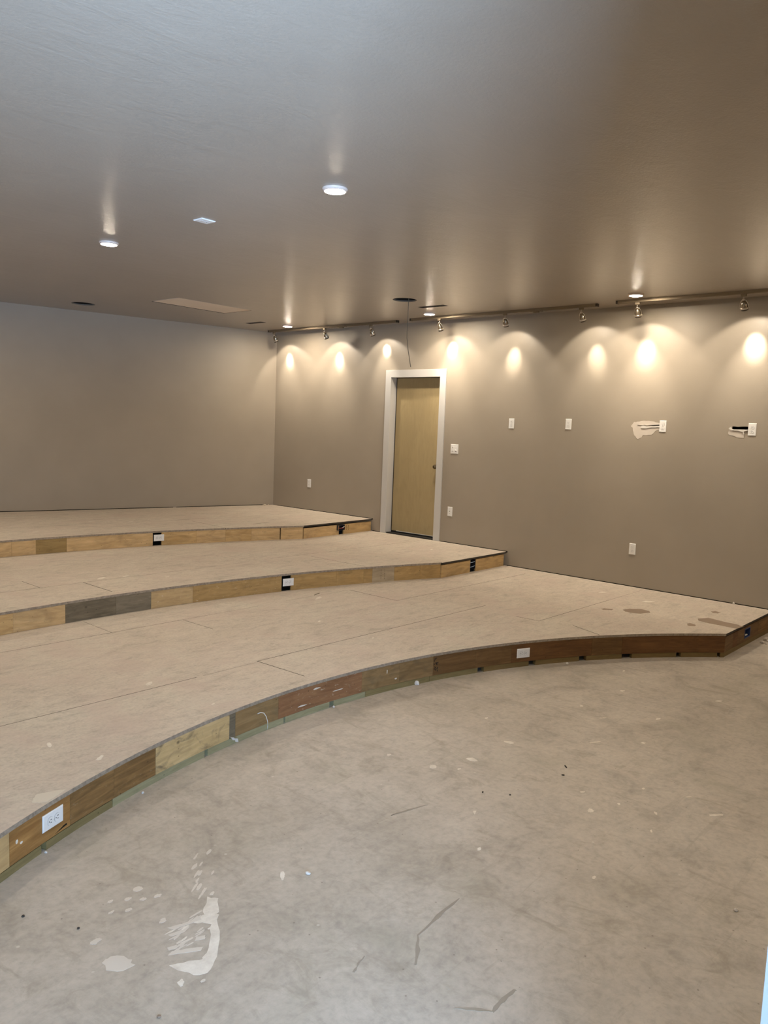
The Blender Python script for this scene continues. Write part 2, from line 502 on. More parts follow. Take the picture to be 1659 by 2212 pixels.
mb = MB()
bp = lambda x: (x, back_y(x))
mb.prism([(0.30, back_y(0.30) + 0.0), bp(0.0), bp(LEFT_X - 0.2), (LEFT_X - 0.2, back_y(LEFT_X - 0.2) + 0.25), (0.30, 0.25)], 'z', 0.0, H)
wall_back = tag(mb.build('wall_back', M['wall']), 'plain taupe back wall above the topmost tier, at the left of the photo', 'wall', kind='structure')
n = Vector((SKEW, 1, 0)).normalized() * 0.03
a, b_ = Vector((-0.12, back_y(-0.12), 0)), Vector((LEFT_X, back_y(LEFT_X), 0))
segs = [(0.0, 0.145), (0.155, 0.62), (0.628, 0.66), (0.672, 1.0)]
cs = []
for s0, s1 in [(0.004, 0.15), (0.155, 0.45), (0.452, 0.60), (0.612, 1.0)]:
    p, q = a.lerp(b_, s0), a.lerp(b_, s1)
    cs.append(cutter(MB().prism([(p - n)[:2], (q - n)[:2], (q + n)[:2], (p + n)[:2]], 'z', H3 - 0.012, H3 + 0.007), M['cavity']))
carve(wall_back, cs)

wall_left = wall_box('wall_left', LEFT_X - 0.2, LEFT_X, -9.2, 2.4, 0, H, M['wall'], 'taupe left wall outside the photo', 'wall')
# front wall with the doorway the picture is taken through
OX0, OX1, OZ = -8.32, -6.995, 2.45
mb = MB().box(LEFT_X - 0.2, 0.3, FRONT_Y - 0.16, FRONT_Y, 0, H)
wall_front = tag(mb.build('wall_front', M['wall']), 'taupe front wall with the open doorway at the camera', 'wall', kind='structure')
carve(wall_front, [cutter(MB().box(OX0 - 0.02, OX1 + 0.02, FRONT_Y - 0.3, FRONT_Y + 0.1, -0.1, OZ + 0.02), M['white_trim'])])
trim = MB().box(OX1, OX1 + 0.02, FRONT_Y - 0.165, FRONT_Y, 0, OZ).box(OX0 - 0.02, OX0, FRONT_Y - 0.165, FRONT_Y, 0, OZ) \
    .box(OX0 - 0.02, OX1 + 0.02, FRONT_Y - 0.165, FRONT_Y, OZ, OZ + 0.02).build('trim_1', M['jamb'])
tag(trim, 'white door jamb edge in the bottom right corner of the photo', 'door jamb', kind='structure')

# short unseen passage behind the camera, added to steer the daylight
EY = -10.2
EX0, EX1, EZ = -9.35, -7.75, 2.3
def shell(name, *b):
    wall_box(name, *b, M['white_trim'], name.replace('_', ' ') + ' of the passage behind the camera', 'wall')
shell('wall_added_passage_left', -9.9, -9.7, EY - 0.2, FRONT_Y - 0.16, -0.2, 2.9)
shell('wall_added_passage_right', -6.6, -6.4, EY - 0.2, FRONT_Y - 0.16, -0.2, 2.9)
wpb = MB().box(-9.7, EX0, EY - 0.2, EY, -0.2, 2.9).box(EX1, -6.6, EY - 0.2, EY, -0.2, 2.9).box(EX0, EX1, EY - 0.2, EY, EZ, 2.9).build('wall_added_passage_back', M['white_trim'])
tag(wpb, 'end wall of the passage added behind the camera with its wide outer doorway', 'wall', kind='structure')
shell('ceiling_added_passage', -9.9, -6.4, EY - 0.2, FRONT_Y - 0.16, 2.9, 3.0)
tag(MB().box(-9.7, -6.6, EY - 0.2, FRONT_Y - 0.16, -0.2, 0.0).build('floor_added_passage', M['concrete']), 'concrete floor of the passage behind the camera', 'floor', kind='structure')  # floor of the added unseen passage

# ceiling slab with its cut openings
ceiling = tag(MB().box(LEFT_X - 0.2, 0.30, FRONT_Y - 0.16, 2.6, H, H + 0.3).build('ceiling', M['ceiling']),
              'satin taupe ceiling with recessed openings', 'ceiling', kind='structure')
def round_cut(x, y, r): return cutter(MB().lathe([(0, H - 0.05), (r, H - 0.05), (r, H + 0.2), (0, H + 0.2)], Matrix.Translation((x, y, 0)), 32), M['cavity'])
SPK = [(-1.42, -3.685, 0.128), (-3.045, 0.005, 0.135)]
REG = [(-0.985, -0.885, -3.86, -3.50), (-0.975, -0.875, -0.80, -0.46)]
PANEL = (-2.735, -1.705, -1.515, -0.975)
cc = [round_cut(*s) for s in SPK]
for x0, x1, y0, y1 in REG: cc.append(cutter(MB().box(x0, x1, y0, y1, H - 0.05, H + 0.2), M['cavity']))
cc.append(cutter(MB().box(PANEL[0], PANEL[1], PANEL[2], PANEL[3], H - 0.05, H + 0.08), M['cavity']))
carve(ceiling, cc)

# ------------------------------------------------------------------ ceiling access hatch, rings, grilles
ap = thing('access_panel', 'pale bare gypsum hatch panel sitting in a rectangular ceiling opening', 'hatch', (-2.22, -1.245, H))
MB().box(PANEL[0] + 0.012, PANEL[1] - 0.008, PANEL[2] + 0.006, PANEL[3] - 0.022, H + 0.0005, H + 0.016).build('panel', M['gypsum'], ap, True)
MB().box(PANEL[0] + 0.06, PANEL[1] - 0.06, PANEL[2] + 0.05, PANEL[2] + 0.09, H + 0.016, H + 0.08).box(
    PANEL[0] + 0.06, PANEL[1] - 0.06, PANEL[3] - 0.11, PANEL[3] - 0.07, H + 0.016, H + 0.08).build('batten', W['tan'], ap, True)

for (x0, x1, y0, y1), lab in zip(REG, ('dark rectangular air register in the ceiling above the downlight over the door',
                                       'dark rectangular air register in the ceiling near the back corner')):
    r = thing('air_register', lab, 'air vent', ((x0 + x1) / 2, (y0 + y1) / 2, H))
    MB().box(x0, x0 + 0.006, y0, y1, H + 0.0005, H + 0.02).box(x1 - 0.006, x1, y0, y1, H + 0.0005, H + 0.02).box(
        x0, x1, y0, y0 + 0.006, H + 0.0005, H + 0.02).box(x0, x1, y1 - 0.006, y1, H + 0.0005, H + 0.02).build('frame', M['dark_metal'], r, True)
    sl = MB()
    k = y0 + 0.02
    while k < y1 - 0.02:
        sl.box(x0 + 0.006, x1 - 0.006, k, k + 0.004, H + 0.004, H + 0.022); k += 0.016
    sl.build('slats', M['dark_metal'], r, True)
for (x, y, r0), lab in zip(SPK, ('dark round speaker cutout in the ceiling with a thin cable hanging out',
                                 'dark round speaker cutout in the ceiling close to the back wall')):
    s = thing('speaker_cutout', lab, 'ceiling opening', (x, y, H))
    MB().lathe([(r0 - 0.001, 0.001), (r0 - 0.001, 0.014), (r0 - 0.006, 0.014), (r0 - 0.006, 0.001), (r0 - 0.001, 0.001)], seg=40).build('cut_edge', M['cut_edge'], s)
    MB().lathe([(0, 0.13), (r0 - 0.01, 0.13), (r0 - 0.01, 0.14), (0, 0.14)], seg=32).build('back_can', M['dark_metal'], s)

cab = MB().tube([(-1.43, -3.745, H + 0.13), (-1.43, -3.747, H), (-1.43, -3.746, 2.887), (-1.43, -3.742, 2.76), (-1.43, -3.744, 2.697), (-1.43, -3.757, 2.62),
                 (-1.43, -3.771, 2.553), (-1.43, -3.793, 2.47), (-1.43, -3.811, 2.394)], 0.0032).build('hanging_cable', M['wire_grey'])
tag(cab, 'thin cable dangling from the round ceiling cutout above the door', 'cable')

# ------------------------------------------------------------------ downlights
dl_spots = [((-4.60, -5.845), 'nearest and largest lit disk downlight in the middle of the ceiling'),
            ((-4.61, -3.375), 'lit disk downlight on the left of the ceiling, second nearest the camera'),
            ((-0.555, -3.33), 'lit disk downlight in front of the track above the door'),
            ((-0.53, -0.835), 'lit disk downlight by the track near the back corner'),
            ((-0.63, -5.87), 'lit disk downlight in front of the rightmost track'),
            ((-4.60, -0.86), 'lit disk downlight near the back wall at the left edge of the photo'),
            ((-4.60, -8.33), 'lit disk downlight nearest the camera, outside the right edge of the photo'),
            ((-0.60, -8.35), 'lit disk downlight in the front right corner, outside the right edge of the photo'),
            ((-8.63, -0.86), 'lit disk downlight by the back wall, outside the left edge of the photo'),
            ((-8.63, -3.36), 'lit disk downlight above the middle tier, outside the left edge of the photo'),
            ((-8.63, -5.85), 'lit disk downlight above the left end of the lowest tier, outside the photo')]
dl0 = None
for (x, y), lab in dl_spots:
    if dl0 is None:
        dl0 = thing('downlight', lab, 'ceiling light', (x, y, H), group='disk downlights in the ceiling')
        MB().lathe([(0.074, 0), (0.0745, -0.004), (0.066, -0.015), (0.060, -0.0165), (0.058, -0.013), (0.058, -0.002)], seg=48).build('trim_ring', M['ring'], dl0)
        MB().lathe([(0.0595, -0.0150), (0.052, -0.0172), (0.036, -0.0186), (0.018, -0.0192), (0, -0.0194)], seg=40).build('lens', M['lens'], dl0)
    else:
        dup(dl0, (x, y, H), label=lab)

# ------------------------------------------------------------------ track lighting
def track(y0, y1, x, feed_y, label):
    t = thing('track_rail', label, 'track light rail', (x, (y0 + y1) / 2, H), group='lighting tracks along the right wall')
    ly0, ly1 = y0 - t.location.y, y1 - t.location.y
    MB().prism([(-0.020, 0), (-0.020, -0.027), (-0.009, -0.027), (-0.009, -0.012), (0.009, -0.012), (0.009, -0.027), (0.020, -0.027), (0.020, 0)],
               'y', ly0 + 0.02, ly1 - 0.02).build('rail', M['rail'], t)
    for s, e in ((ly0, ly0 + 0.02), (ly1 - 0.02, ly1)):
        MB().box(-0.021, 0.021, s, e, -0.029, 0).build('end_cap', M['dark_metal'], t)
    if feed_y is not None:
        f = feed_y - t.location.y
        MB().box(-0.025, 0.025, f - 0.07, f + 0.07, -0.033, -0.001).box(-0.016, 0.016, f - 0.03, f + 0.03, -0.043, -0.033).build('power_feed', M['rail'], t, bevel=0.002)
    return t
track(-2.60, -0.123, -0.26, -1.61, 'left satin nickel lighting track in the back corner, with three heads')
track(-5.32, -2.835, -0.30, -4.60, 'middle satin nickel lighting track above the door, with three heads')
track(-8.05, -5.545, -0.35, None, 'right satin nickel lighting track running out of the photo, with two heads')

heads = [((-0.26, -0.237), (-0.296, 2.741), 'leftmost track spotlight, hanging in the back corner'),
         ((-0.26, -1.283), (-1.331, 2.716), 'second track spotlight from the back corner'),
         ((-0.26, -2.137), (-2.198, 2.815), 'third track spotlight from the corner, left of the cable above the door'),
         ((-0.30, -3.281), (-3.271, 2.791), 'track spotlight just right of the downlight above the door'),
         ((-0.30, -4.203), (-4.16, 2.650), 'track spotlight in the middle of the middle track'),
         ((-0.30, -5.136), (-5.193, 2.640), 'track spotlight at the right end of the middle track'),
         ((-0.35, -5.764), (-5.736, 2.671), 'track spotlight just under the rightmost downlight'),
         ((-0.35, -6.759), (-6.783, 2.694), 'rightmost track spotlight, at the right edge of the photo')]
head0 = None
AX = -1.10   # lamp axis pitch used for the prototype (down towards the wall)
def head_proto(label):
    t = thing('track_spotlight', label, 'spotlight', (0, 0, H), group='spotlights on the lighting tracks')
    MB().box(-0.013, 0.013, -0.022, 0.022, -0.040, -0.018).build('adapter', M['rail'], t, bevel=0.002)
    MB().cyl((0, 0, -0.040), (0, 0, -0.062), 0.006).lathe([(0, -0.058), (0.010, -0.060), (0.013, -0.068), (0.010, -0.076), (0, -0.078)]).build('stem', M['nickel'], t)
    # local frame of the lamp: w = beam direction
    w = Vector((math.cos(AX), 0, math.sin(AX)))
    q = Vector((0, 0, 1)).rotation_difference(w).to_matrix().to_4x4()
    M4 = Matrix.Translation((0.002, 0, -0.072)) @ q
    MB().lathe([(0, 0.004), (0.012, 0.006), (0.019, 0.016), (0.026, 0.034), (0.029, 0.055), (0.029, 0.066)], M4, 28).build('lamp_body', M['lamp_metal'], t)
    MB().lathe([(0.0285, 0.064), (0.033, 0.064), (0.034, 0.070), (0.034, 0.079), (0.032, 0.081), (0.0285, 0.080), (0.0285, 0.064)], M4, 28).build('front_ring', M['nickel'], t)
    MB().lathe([(0.0315, 0.080), (0.0315, 0.092), (0.0295, 0.093), (0.0285, 0.082)], M4, 28).build('snoot_rim', M['dark_metal'], t)
    MB().lathe([(0.027, 0.074), (0.015, 0.077), (0, 0.078)], M4, 24).build('lamp_face', M['bulb'], t)
    yk = MB()
    for s in (-1, 1):
        prev = None
        pts = [(0.006 * s, -0.004), (0.020 * s, 0.004), (0.031 * s, 0.022), (0.036 * s, 0.046), (0.0355 * s, 0.076)]
        yk.tube([M4 @ Vector((0, a, h)) for a, h in pts], 0.0032, 8)
        yk.cyl(M4 @ Vector((0, 0.034 * s, 0.072)), M4 @ Vector((0, 0.040 * s, 0.072)), 0.005, 12)
    yk.build('yoke', M['nickel'], t)
    MB().tube([M4 @ Vector((-0.031, 0, 0.060)), M4 @ Vector((-0.030, 0, 0.035)), M4 @ Vector((-0.018, 0, 0.010))], 0.0026, 6).build('spring_clip', M['nickel'], t)
    return t

def spot(name, loc, target, watts, size, blend, radius, parent, even=False):
    l = bpy.data.lights.new(name, 'SPOT')
    l.energy = watts; l.spot_size = math.radians(size); l.spot_blend = blend; l.shadow_soft_size = radius
    l.color = (1.0, 0.885, 0.735)
    if even:                                   # reflector optics: the beam is evened out over its throw
        l.use_nodes = True
        nt = l.node_tree
        em = nt.nodes['Emission']
        fo = nd(nt, 'ShaderNodeLightFalloff')
        fo.inputs['Strength'].default_value = 1.9
        fo.inputs['Smooth'].default_value = 0.16
        nt.links.new(fo.outputs['Quadratic'], em.inputs['Strength'])
    o = bpy.data.objects.new(name, l)
    COL.objects.link(o)
    o.parent = parent
    d = Vector(target) - Vector(loc)
    R = parent.rotation_euler.to_matrix().to_4x4()
    Minv = (Matrix.Translation(parent.location) @ R).inverted()
    o.matrix_local = Minv @ (Matrix.Translation(loc) @ d.to_track_quat('-Z', 'Y').to_matrix().to_4x4())
    return o
WIDE_W, CORE_W = 4.0, 20.0
power = [1.0, 1.0, 1.0, 1.15, 0.75, 0.65, 1.0, 1.2]
heads_obj = []
for (hx, hy), (py, pz), lab in heads:
    yaw = math.atan2(py - hy, 0 - hx)
    if head0 is None:
        head0 = head_proto(lab); t = head0
        t.location = (hx, hy, H - 0.009); t.rotation_euler = (0, 0, yaw)
    else:
        t = dup(head0, (hx, hy, H - 0.009), (0, 0, yaw), label=lab)
    heads_obj.append((t, hx, hy, py, pz))
for k, (t, hx, hy, py, pz) in enumerate(heads_obj):
    dx = Vector((math.cos(t.rotation_euler.z), math.sin(t.rotation_euler.z), 0))
    lp = Vector((hx, hy, H - 0.081)) + dx * (0.1 * math.cos(AX)) + Vector((0, 0, 0.1 * math.sin(AX)))
    spot('spot_beam', lp, (0.0, py, pz - 0.05), CORE_W * power[k], 33, 1.0, 0.012, t)
    spot('spot_tail', lp, (0.0, py, pz - 0.42), 8.5 * power[k], 60, 1.0, 0.012, t, True)
    spot('spot_spill', lp, lp + dx * 0.56 + Vector((0, 0, -0.9)), WIDE_W * (0.6 + 0.4 * power[k]), 116, 0.28, 0.012, t, True)

# ------------------------------------------------------------------ seating tiers
def deck(t, parent, grooves):
    top = TOP[t]
    xs = [LEFT_X + 0.006]
    x = LEFT_X + 0.05
    ax, ay, r, xc, yc, yw = ARC[t]
    lim = 2 * ax - xc
    pts = sorted(set([LEFT_X + 0.006, lim - 0.004, lim, xc, xc + 0.004, -0.012] + [round(LEFT_X + 0.05 + i * 0.06, 4) for i in range(int((9.2 - 0.1) / 0.06))]))
    fy = [front(t, x) - 0.004 for x in pts]
    if t < 3: by = [front(t + 1, x) + 0.017 for x in pts]
    else: by = [back_y(x) - 0.014 for x in pts]
    bm = MB()
    B = bm.bm
    z0, z1 = top - 0.019, top
    V = [[B.verts.new((x, y, z)) for (y, z) in ((f, z0), (f, z1), (k, z1), (k, z0))] for x, f, k in zip(pts, fy, by)]
    for A, C in zip(V, V[1:]):
        for i in range(4):
            f = B.faces.new((A[i], A[(i + 1) % 4], C[(i + 1) % 4], C[i]))
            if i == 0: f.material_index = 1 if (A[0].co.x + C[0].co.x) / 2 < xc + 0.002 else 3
    B.faces.new(V[0]); B.faces.new(V[-1][::-1])
    d = bm.build('deck', [M['deck'], M['edge'], M['cavity'], M['edge_shade']], parent, True)
    if grooves:
        cs = []
        for (x0, y0, x1, y1, w) in grooves:
            a, c = Vector((x0, y0, 0)), Vector((x1, y1, 0))
            nrm = (c - a).normalized(); nrm = Vector((-nrm.y, nrm.x, 0)) * w / 2
            o = MB().prism([(a + nrm)[:2], (a - nrm)[:2], (c - nrm)[:2], (c + nrm)[:2]], 'z', top - 0.012, top + 0.02).build('cutter', M['cavity'])
            cs.append(o)
        carve(d, cs)
    return d

def board(t, xa, xb, z0, z1, mat, parent, name='fascia_board', set_back=0.0, thick=0.018):
    """a curved strip of the riser face between two points along its front"""
    n = max(2, int(abs(xb - xa) / 0.05) + 1)
    mb = MB(); B = mb.bm
    uvl = B.loops.layers.uv.new('UVMap')
    u = 0; prev = None; rows = []
    ax, ay, r, xc, yc, yw = ARC[t]
    for i in range(n + 1):
        x = xa + (xb - xa) * i / n
        xq = min(x, xc - 1e-4) if xb <= xc + 1e-6 else x
        p = Vector((x, front(t, xq), 0)); nn = front_normal(t, xq)
        o = p - nn * set_back; q = p - nn * (set_back + thick)
        if prev is not None: u += (p - prev).length
        prev = p
        rows.append((u, [B.verts.new((o.x, o.y, z0)), B.verts.new((o.x, o.y, z1)), B.verts.new((q.x, q.y, z1)), B.verts.new((q.x, q.y, z0))]))
    off = abs(xa) * 1.7
    def quad(vs, uvs):
        f = B.faces.new(vs)
        for l, c in zip(f.loops, uvs): l[uvl].uv = (c[0] + off, c[1] + z0)
    hgt = z1 - z0
    for (ua, A), (ub, C) in zip(rows, rows[1:]):
        quad((A[0], C[0], C[1], A[1]), ((ua, 0), (ub, 0), (ub, hgt), (ua, hgt)))
        quad((A[1], C[1], C[2], A[2]), ((ua, hgt), (ub, hgt), (ub, hgt + thick), (ua, hgt + thick)))
        quad((A[2], C[2], C[3], A[3]), ((ua, 0), (ub, 0), (ub, hgt), (ua, hgt)))
        quad((A[3], C[3], C[0], A[0]), ((ua, 0), (ub, 0), (ub, thick), (ua, thick)))
    for (ua, A), rev in ((rows[0], 1), (rows[-1], 0)):
        quad(A[::-1] if rev else A, ((ua, 0), (ua, hgt), (ua + thick, hgt), (ua + thick, 0)))
    # keep uv: no normal recalculation that would reorder loops is needed
    o = mb.build(name, W[mat], parent, True)
    return o

def outline_plate(name, pts, axis, a0, a1, mat, parent, rag=0.0, seed=1, sub=3):
    """a thin ragged patch from an outline"""
    out = []
    rnd = random.Random(seed)
    n = len(pts)
    for i in range(n):
        p, q = Vector(pts[i]), Vector(pts[(i + 1) % n])
        for k in range(sub):
            w = p.lerp(q, k / sub)
            out.append((w.x + rnd.uniform(-rag, rag), w.y + rnd.uniform(-rag, rag)))
    return MB().prism(out, axis, a0, a1).build(name, mat, parent, True)

def oval(cx, cy, rx, ry, ang=0, n=9, seed=0, rag=0.25):
    rnd = random.Random(seed)
    pts = []
    for i in range(n):
        a = 2 * PI * i / n
        k = 1 + rnd.uniform(-rag, rag)
        x, y = rx * k * math.cos(a), ry * k * math.sin(a)
        pts.append((cx + x * math.cos(ang) - y * math.sin(ang), cy + x * math.sin(ang) + y * math.cos(ang)))
    return pts

# lowest tier -----------------------------------------------------
T1 = thing('seating_platform', 'lowest curved plywood tier, its long bowed front edge nearest the camera', 'seating tier', (-4.58, -5.82, 0),
           group='stepped seating tiers')
g1 = [(-6.95, -4.036, -4.36, -4.036, .004), (-4.95, -3.62, -4.953, -4.034, .003), (-2.490, -4.05, -2.490, -4.648, .005), (-2.492, -4.648, -0.3, -4.652, .0035),
      (-4.36, -4.036, -3.6, -4.04, .0025), (-3.3, -4.03, -2.49, -4.05, .002), (-4.35, -4.04, -4.34, -4.42, .004), (-7.0, -5.288, -5.1, -5.285, .004),
      (-5.05, -5.284, -4.62, -5.282, .002), (-4.615, -5.268, -2.0, -5.284, .0045), (-4.612, -5.27, -4.592, -5.70, .0055), (-2.15, -5.70, -2.135, -5.914, .006),
      (-2.135, -5.913, -0.9, -5.916, .004), (-0.9, -5.916, -0.1, -5.92, .002), (-2.05, -6.18, -2.16, -6.47, .006)]
d1 = deck(1, T1, g1)
b1 = [(-9.19, -8.2, 'brown_d'), (-8.2, -7.3, 'tan'), (-7.3, -6.655, 'tan'), (-6.655, -6.346, 'brown'), (-6.346, -6.091, 'brown_d'), (-6.091, -5.826, 'brown_d'), (-5.826, -5.30, 'tan_s'),
      (-5.30, -5.255, 'grey'), (-5.255, -4.915, 'brown_m'), (-4.915, -4.209, 'red_w'), (-4.209, -3.878, 'brown_m'), (-3.878, -3.58, 'brown_m'), (-3.58, -3.206, 'brown_k'),
      (-3.206, -2.894, 'brown_k'), (-2.894, -2.232, 'brown_r'), (-2.232, -1.999, 'brown_k'), (-1.999, -1.30, 'brown_r')]
for xa, xb, m in b1:
    board(1, xa + 0.0007, xb - 0.0007, 0.039, H1 - 0.0195, m, T1)
# return to the wall: boards are set a little lower, leaving a dark gap under the deck
for xa, xb, m in [(-1.298, -1.088, 'brown_k'), (-1.087, -0.974, 'brown_r'), (-0.973, -0.792, 'brown_k'), (-0.635, -0.40, 'brown_k'), (-0.399, -0.014, 'brown_d')]:
    board(1, xa, xb, 0.039, H1 - 0.031, m, T1, set_back=0.006)
board(1, -0.792, -0.635, 0.039, 0.062, 'brown_k', T1, set_back=0.006)
board(1, -0.792, -0.635, 0.148, H1 - 0.031, 'brown_k', T1, set_back=0.006)
sl = [(-9.19, -7.6, 'sill_o'), (-7.58, -6.497, 'sill_o'), (-6.471, -6.098, 'sill_o'), (-6.096, -5.482, 'sill_g'), (-5.458, -4.869, 'sill_g'), (-4.854, -4.484, 'sill_g'), (-4.449, -4.175, 'sill_g'),
      (-4.172, -3.609, 'sill_o'), (-3.606, -3.182, 'sill_o'), (-3.126, -2.741, 'sill_b'), (-2.684, -2.326, 'sill_b'), (-2.268, -1.995, 'sill_b'), (-1.920, -1.607, 'sill_b'),
      (-1.575, -1.342, 'sill_b'), (-1.322, -1.300, 'sill_b')]
for xa, xb, m in sl: board(1, xa, xb, 0.0, 0.0345 if xb < -6.0 else 0.0375, m, T1, 'sill_plate', 0.002, 0.038)
board(1, -1.298, -0.014, 0.0, 0.0375, 'sill_b', T1, 'sill_plate', 0.004, 0.038)

# middle tier -----------------------------------------------------
T2 = thing('seating_platform', 'middle plywood tier stepping up in front of the door', 'seating tier', (-4.6, -3.57, H1), group='stepped seating tiers')
g2 = [(-7.0, -3.0, -4.63, -2.995, .004), (-4.63, -2.995, -3.5, -3.02, .003), (-4.625, -2.995, -4.627, -3.47, .006), (-4.99, -2.66, -4.99, -2.99, .004),
      (-3.5, -3.02, -2.4, -2.99, .002), (-2.36, -2.99, -1.9, -3.0, .004), (-1.75, -3.01, -0.05, -3.02, .004), (-2.13, -3.12, -2.105, -3.89, .005), (-2.9, -2.5, -2.92, -3.0, .002)]
d2 = deck(2, T2, g2)
b2 = [(-9.19, -7.8, 'pine_b'), (-7.8, -6.6, 'pine'), (-6.6, -5.475, 'pine_b'), (-5.475, -5.074, 'pine'), (-5.074, -4.652, 'grey'), (-4.652, -4.339, 'grey_b'), (-4.339, -3.946, 'tan_f'), (-3.946, -3.045, 'gold_f'),
      (-2.944, -2.448, 'gold'), (-2.448, -2.146, 'gold'), (-2.146, -2.048, 'gold'), (-2.048, -1.801, 'greytan'), (-1.801, -1.506, 'gold'), (-1.506, -1.276, 'gold')]
for xa, xb, m in b2: board(2, xa + 0.0007, xb - 0.0007, H1, H2 - 0.0195, m, T2)
for xa, xb, m in [(-1.272, -0.742, 'tan'), (-0.632, -0.052, 'tan')]: board(2, xa, xb, H1, H2 - 0.028, m, T2, set_back=0.005)

# top tier --------------------------------------------------------
T3 = thing('seating_platform', 'topmost plywood tier reaching back to the far wall', 'seating tier', (-4.7, -1.5, H2), group='stepped seating tiers')
g3 = [(-2.2, -1.06, -2.25, -1.82, .004), (-5.2, 0.62, -3.1, 0.28, .004), (-4.2, -0.62, -3.1, -0.68, .0025), (-2.4, -0.9, -1.9, -0.9, .005), (-1.4, -1.02, -0.3, -1.0, .0025), (-1.75, -1.68, -1.45, -1.62, .006)]
d3 = deck(3, T3, g3)
b3 = [(-9.19, -7.8, 'pine'), (-7.8, -6.4, 'pine_b'), (-6.4, -5.2, 'pine'), (-5.2, -4.545, 'pine'), (-4.545, -4.31, 'pine'), (-4.31, -4.004, 'olive'), (-4.004, -3.083, 'pine'), (-2.985, -2.585, 'pine_b'), (-2.585, -2.248, 'pine'),
      (-2.248, -1.94, 'pine_b'), (-1.94, -1.598, 'pine'), (-1.586, -1.318, 'pine')]
for xa, xb, m in b3: board(3, xa + 0.0007, xb - 0.0007, H2, H3 - 0.0195, m, T3)
for xa, xb, m in [(-1.305, -0.662, 'pine'), (-0.575, -0.018, 'tan')]: board(3, xa, xb, H2, H3 - 0.036, m, T3, set_back=0.005)

# glue stains and pale plaster spots on the decks (marks of the boards themselves)
d_par = {1: d1, 2: d2, 3: d3}
def deck_mark(t, pts, mat, name, seed, rag=0.006):
    dk = d_par[t]
    wl = dk.parent.location
    shifted = [(p[0] - wl.x, p[1] - wl.y) for p in pts]
    o = outline_plate(name, shifted, 'z', TOP[t] - wl.z - 0.0005, TOP[t] - wl.z + 0.0008, mat, None, rag, seed)
    o.parent = dk
    return o
deck_mark(1, [(-1.14, -6.193), (-1.054, -6.216), (-0.984, -6.296), (-1.0, -6.376), (-1.048, -6.406), (-1.168, -6.376), (-1.201, -6.305), (-1.199, -6.238)], M['stain'], 'glue_stain', 3)
deck_mark(1, [(-0.937, -6.786), (-0.837, -6.846), (-0.864, -6.974), (-0.892, -7.118), (-0.93, -7.168), (-1.048, -7.149), (-1.042, -7.034), (-1.036, -6.916), (-1.014, -6.83)], M['stain'], 'glue_stain', 4)
deck_mark(1, [(-1.221, -6.804), (-1.161, -6.813), (-1.21, -6.874), (-1.254, -6.878), (-1.276, -6.84)], M['stain'], 'glue_stain', 5)
deck_mark(1, [(-0.545, -6.768), (-0.489, -6.79), (-0.514, -6.84), (-0.575, -6.836), (-0.591, -6.801)], M['stain'], 'glue_stain', 6)
deck_mark(1, [(-1.27, -6.041), (-1.225, -6.055), (-1.195, -6.126), (-1.241, -6.135), (-1.289, -6.073)], M['stain'], 'glue_stain', 7)
for i, (x, y, rx, ry, a) in enumerate([(-5.373, -5.201, .032, .014, .6), (-6.197, -5.666, .034, .009, 1.2), (-6.103, -5.963, .03, .012, .75), (-5.303, -5.729, .014, .007, .2),
                                       (-3.558, -4.753, .02, .01, .5), (-2.97, -4.13, .06, .02, .4), (-3.6, -5.37, .02, .009, .5), (-0.55, -5.7, .05, .02, -.5), (-0.6, -6.2, .08, .03, -.6)]):
    deck_mark(1, oval(x, y, rx, ry, a, 9, 20 + i), M['splat'], 'plaster_splat', 20 + i, 0.002)
deck_mark(1, [(-6.509, -6.173), (-6.489, -6.14), (-6.462, -6.115), (-6.425, -6.124), (-6.386, -6.138), (-6.358, -6.154), (-6.387, -6.169), (-6.43, -6.192), (-6.464, -6.205), (-6.488, -6.191)], M['patch_pale'], 'plaster_splat', 40, 0.002)
for i, (x, y, rx, ry) in enumerate([(-4.419, -2.92, .05, .018), (-4.208, -2.955, .045, .014), (-3.95, -3.2, .03, .01), (-0.64, -3.583, .03, .012)]):
    deck_mark(2, oval(x, y, rx, ry, 0.4, 9, 50 + i), M['splat'], 'plaster_splat', 50 + i, 0.002)
for i, (x, y, rx, ry) in enumerate([(-3.212, -0.504, .06, .02), (-4.122, -1.024, .05, .02), (-2.857, -0.762, .05, .02)]):
    deck_mark(3, oval(x, y, rx, ry, 0.4, 9, 60 + i), M['splat_dim'], 'plaster_splat', 60 + i, 0.002)

# smudged lumber stamp and scuffs on the lowest riser: marks sitting on the board faces
def riser_mark(t, x, z, pts, mat, name, parent, lift=0.0012):
    """pts (along, up) outline placed on the riser face at x"""
    p = Vector((x, front(t, x), z)); nn = front_normal(t, x); tan = Vector((-nn.y, nn.x, 0))
    if tan.x < 0: tan = -tan
    mb = MB(); B = mb.bm
    f0 = [B.verts.new(p + tan * a + Vector((0, 0, b)) + nn * lift) for a, b in pts]
    f1 = [B.verts.new(p + tan * a + Vector((0, 0, b)) - nn * 0.0005) for a, b in pts]
    k = len(pts)
    B.faces.new(f0); B.faces.new(f1[::-1])
    for i in range(k): B.faces.new((f0[i], f0[(i + 1) % k], f1[(i + 1) % k], f1[i]))
    return mb.build(name, mat, parent, True)
rs = random.Random(12)
def blotch(cx, cz, w, h):
    return [(cx + w * math.cos(2 * PI * i / 7) * rs.uniform(.6, 1.2), cz + h * math.sin(2 * PI * i / 7) * rs.uniform(.6, 1.2)) for i in range(7)]
for i in range(16):
    riser_mark(1, -3.556, 0.11, blotch(rs.uniform(-.018, .018), rs.uniform(-.06, .055), .005, .006), M['ink'], 'stamp_mark', T1)
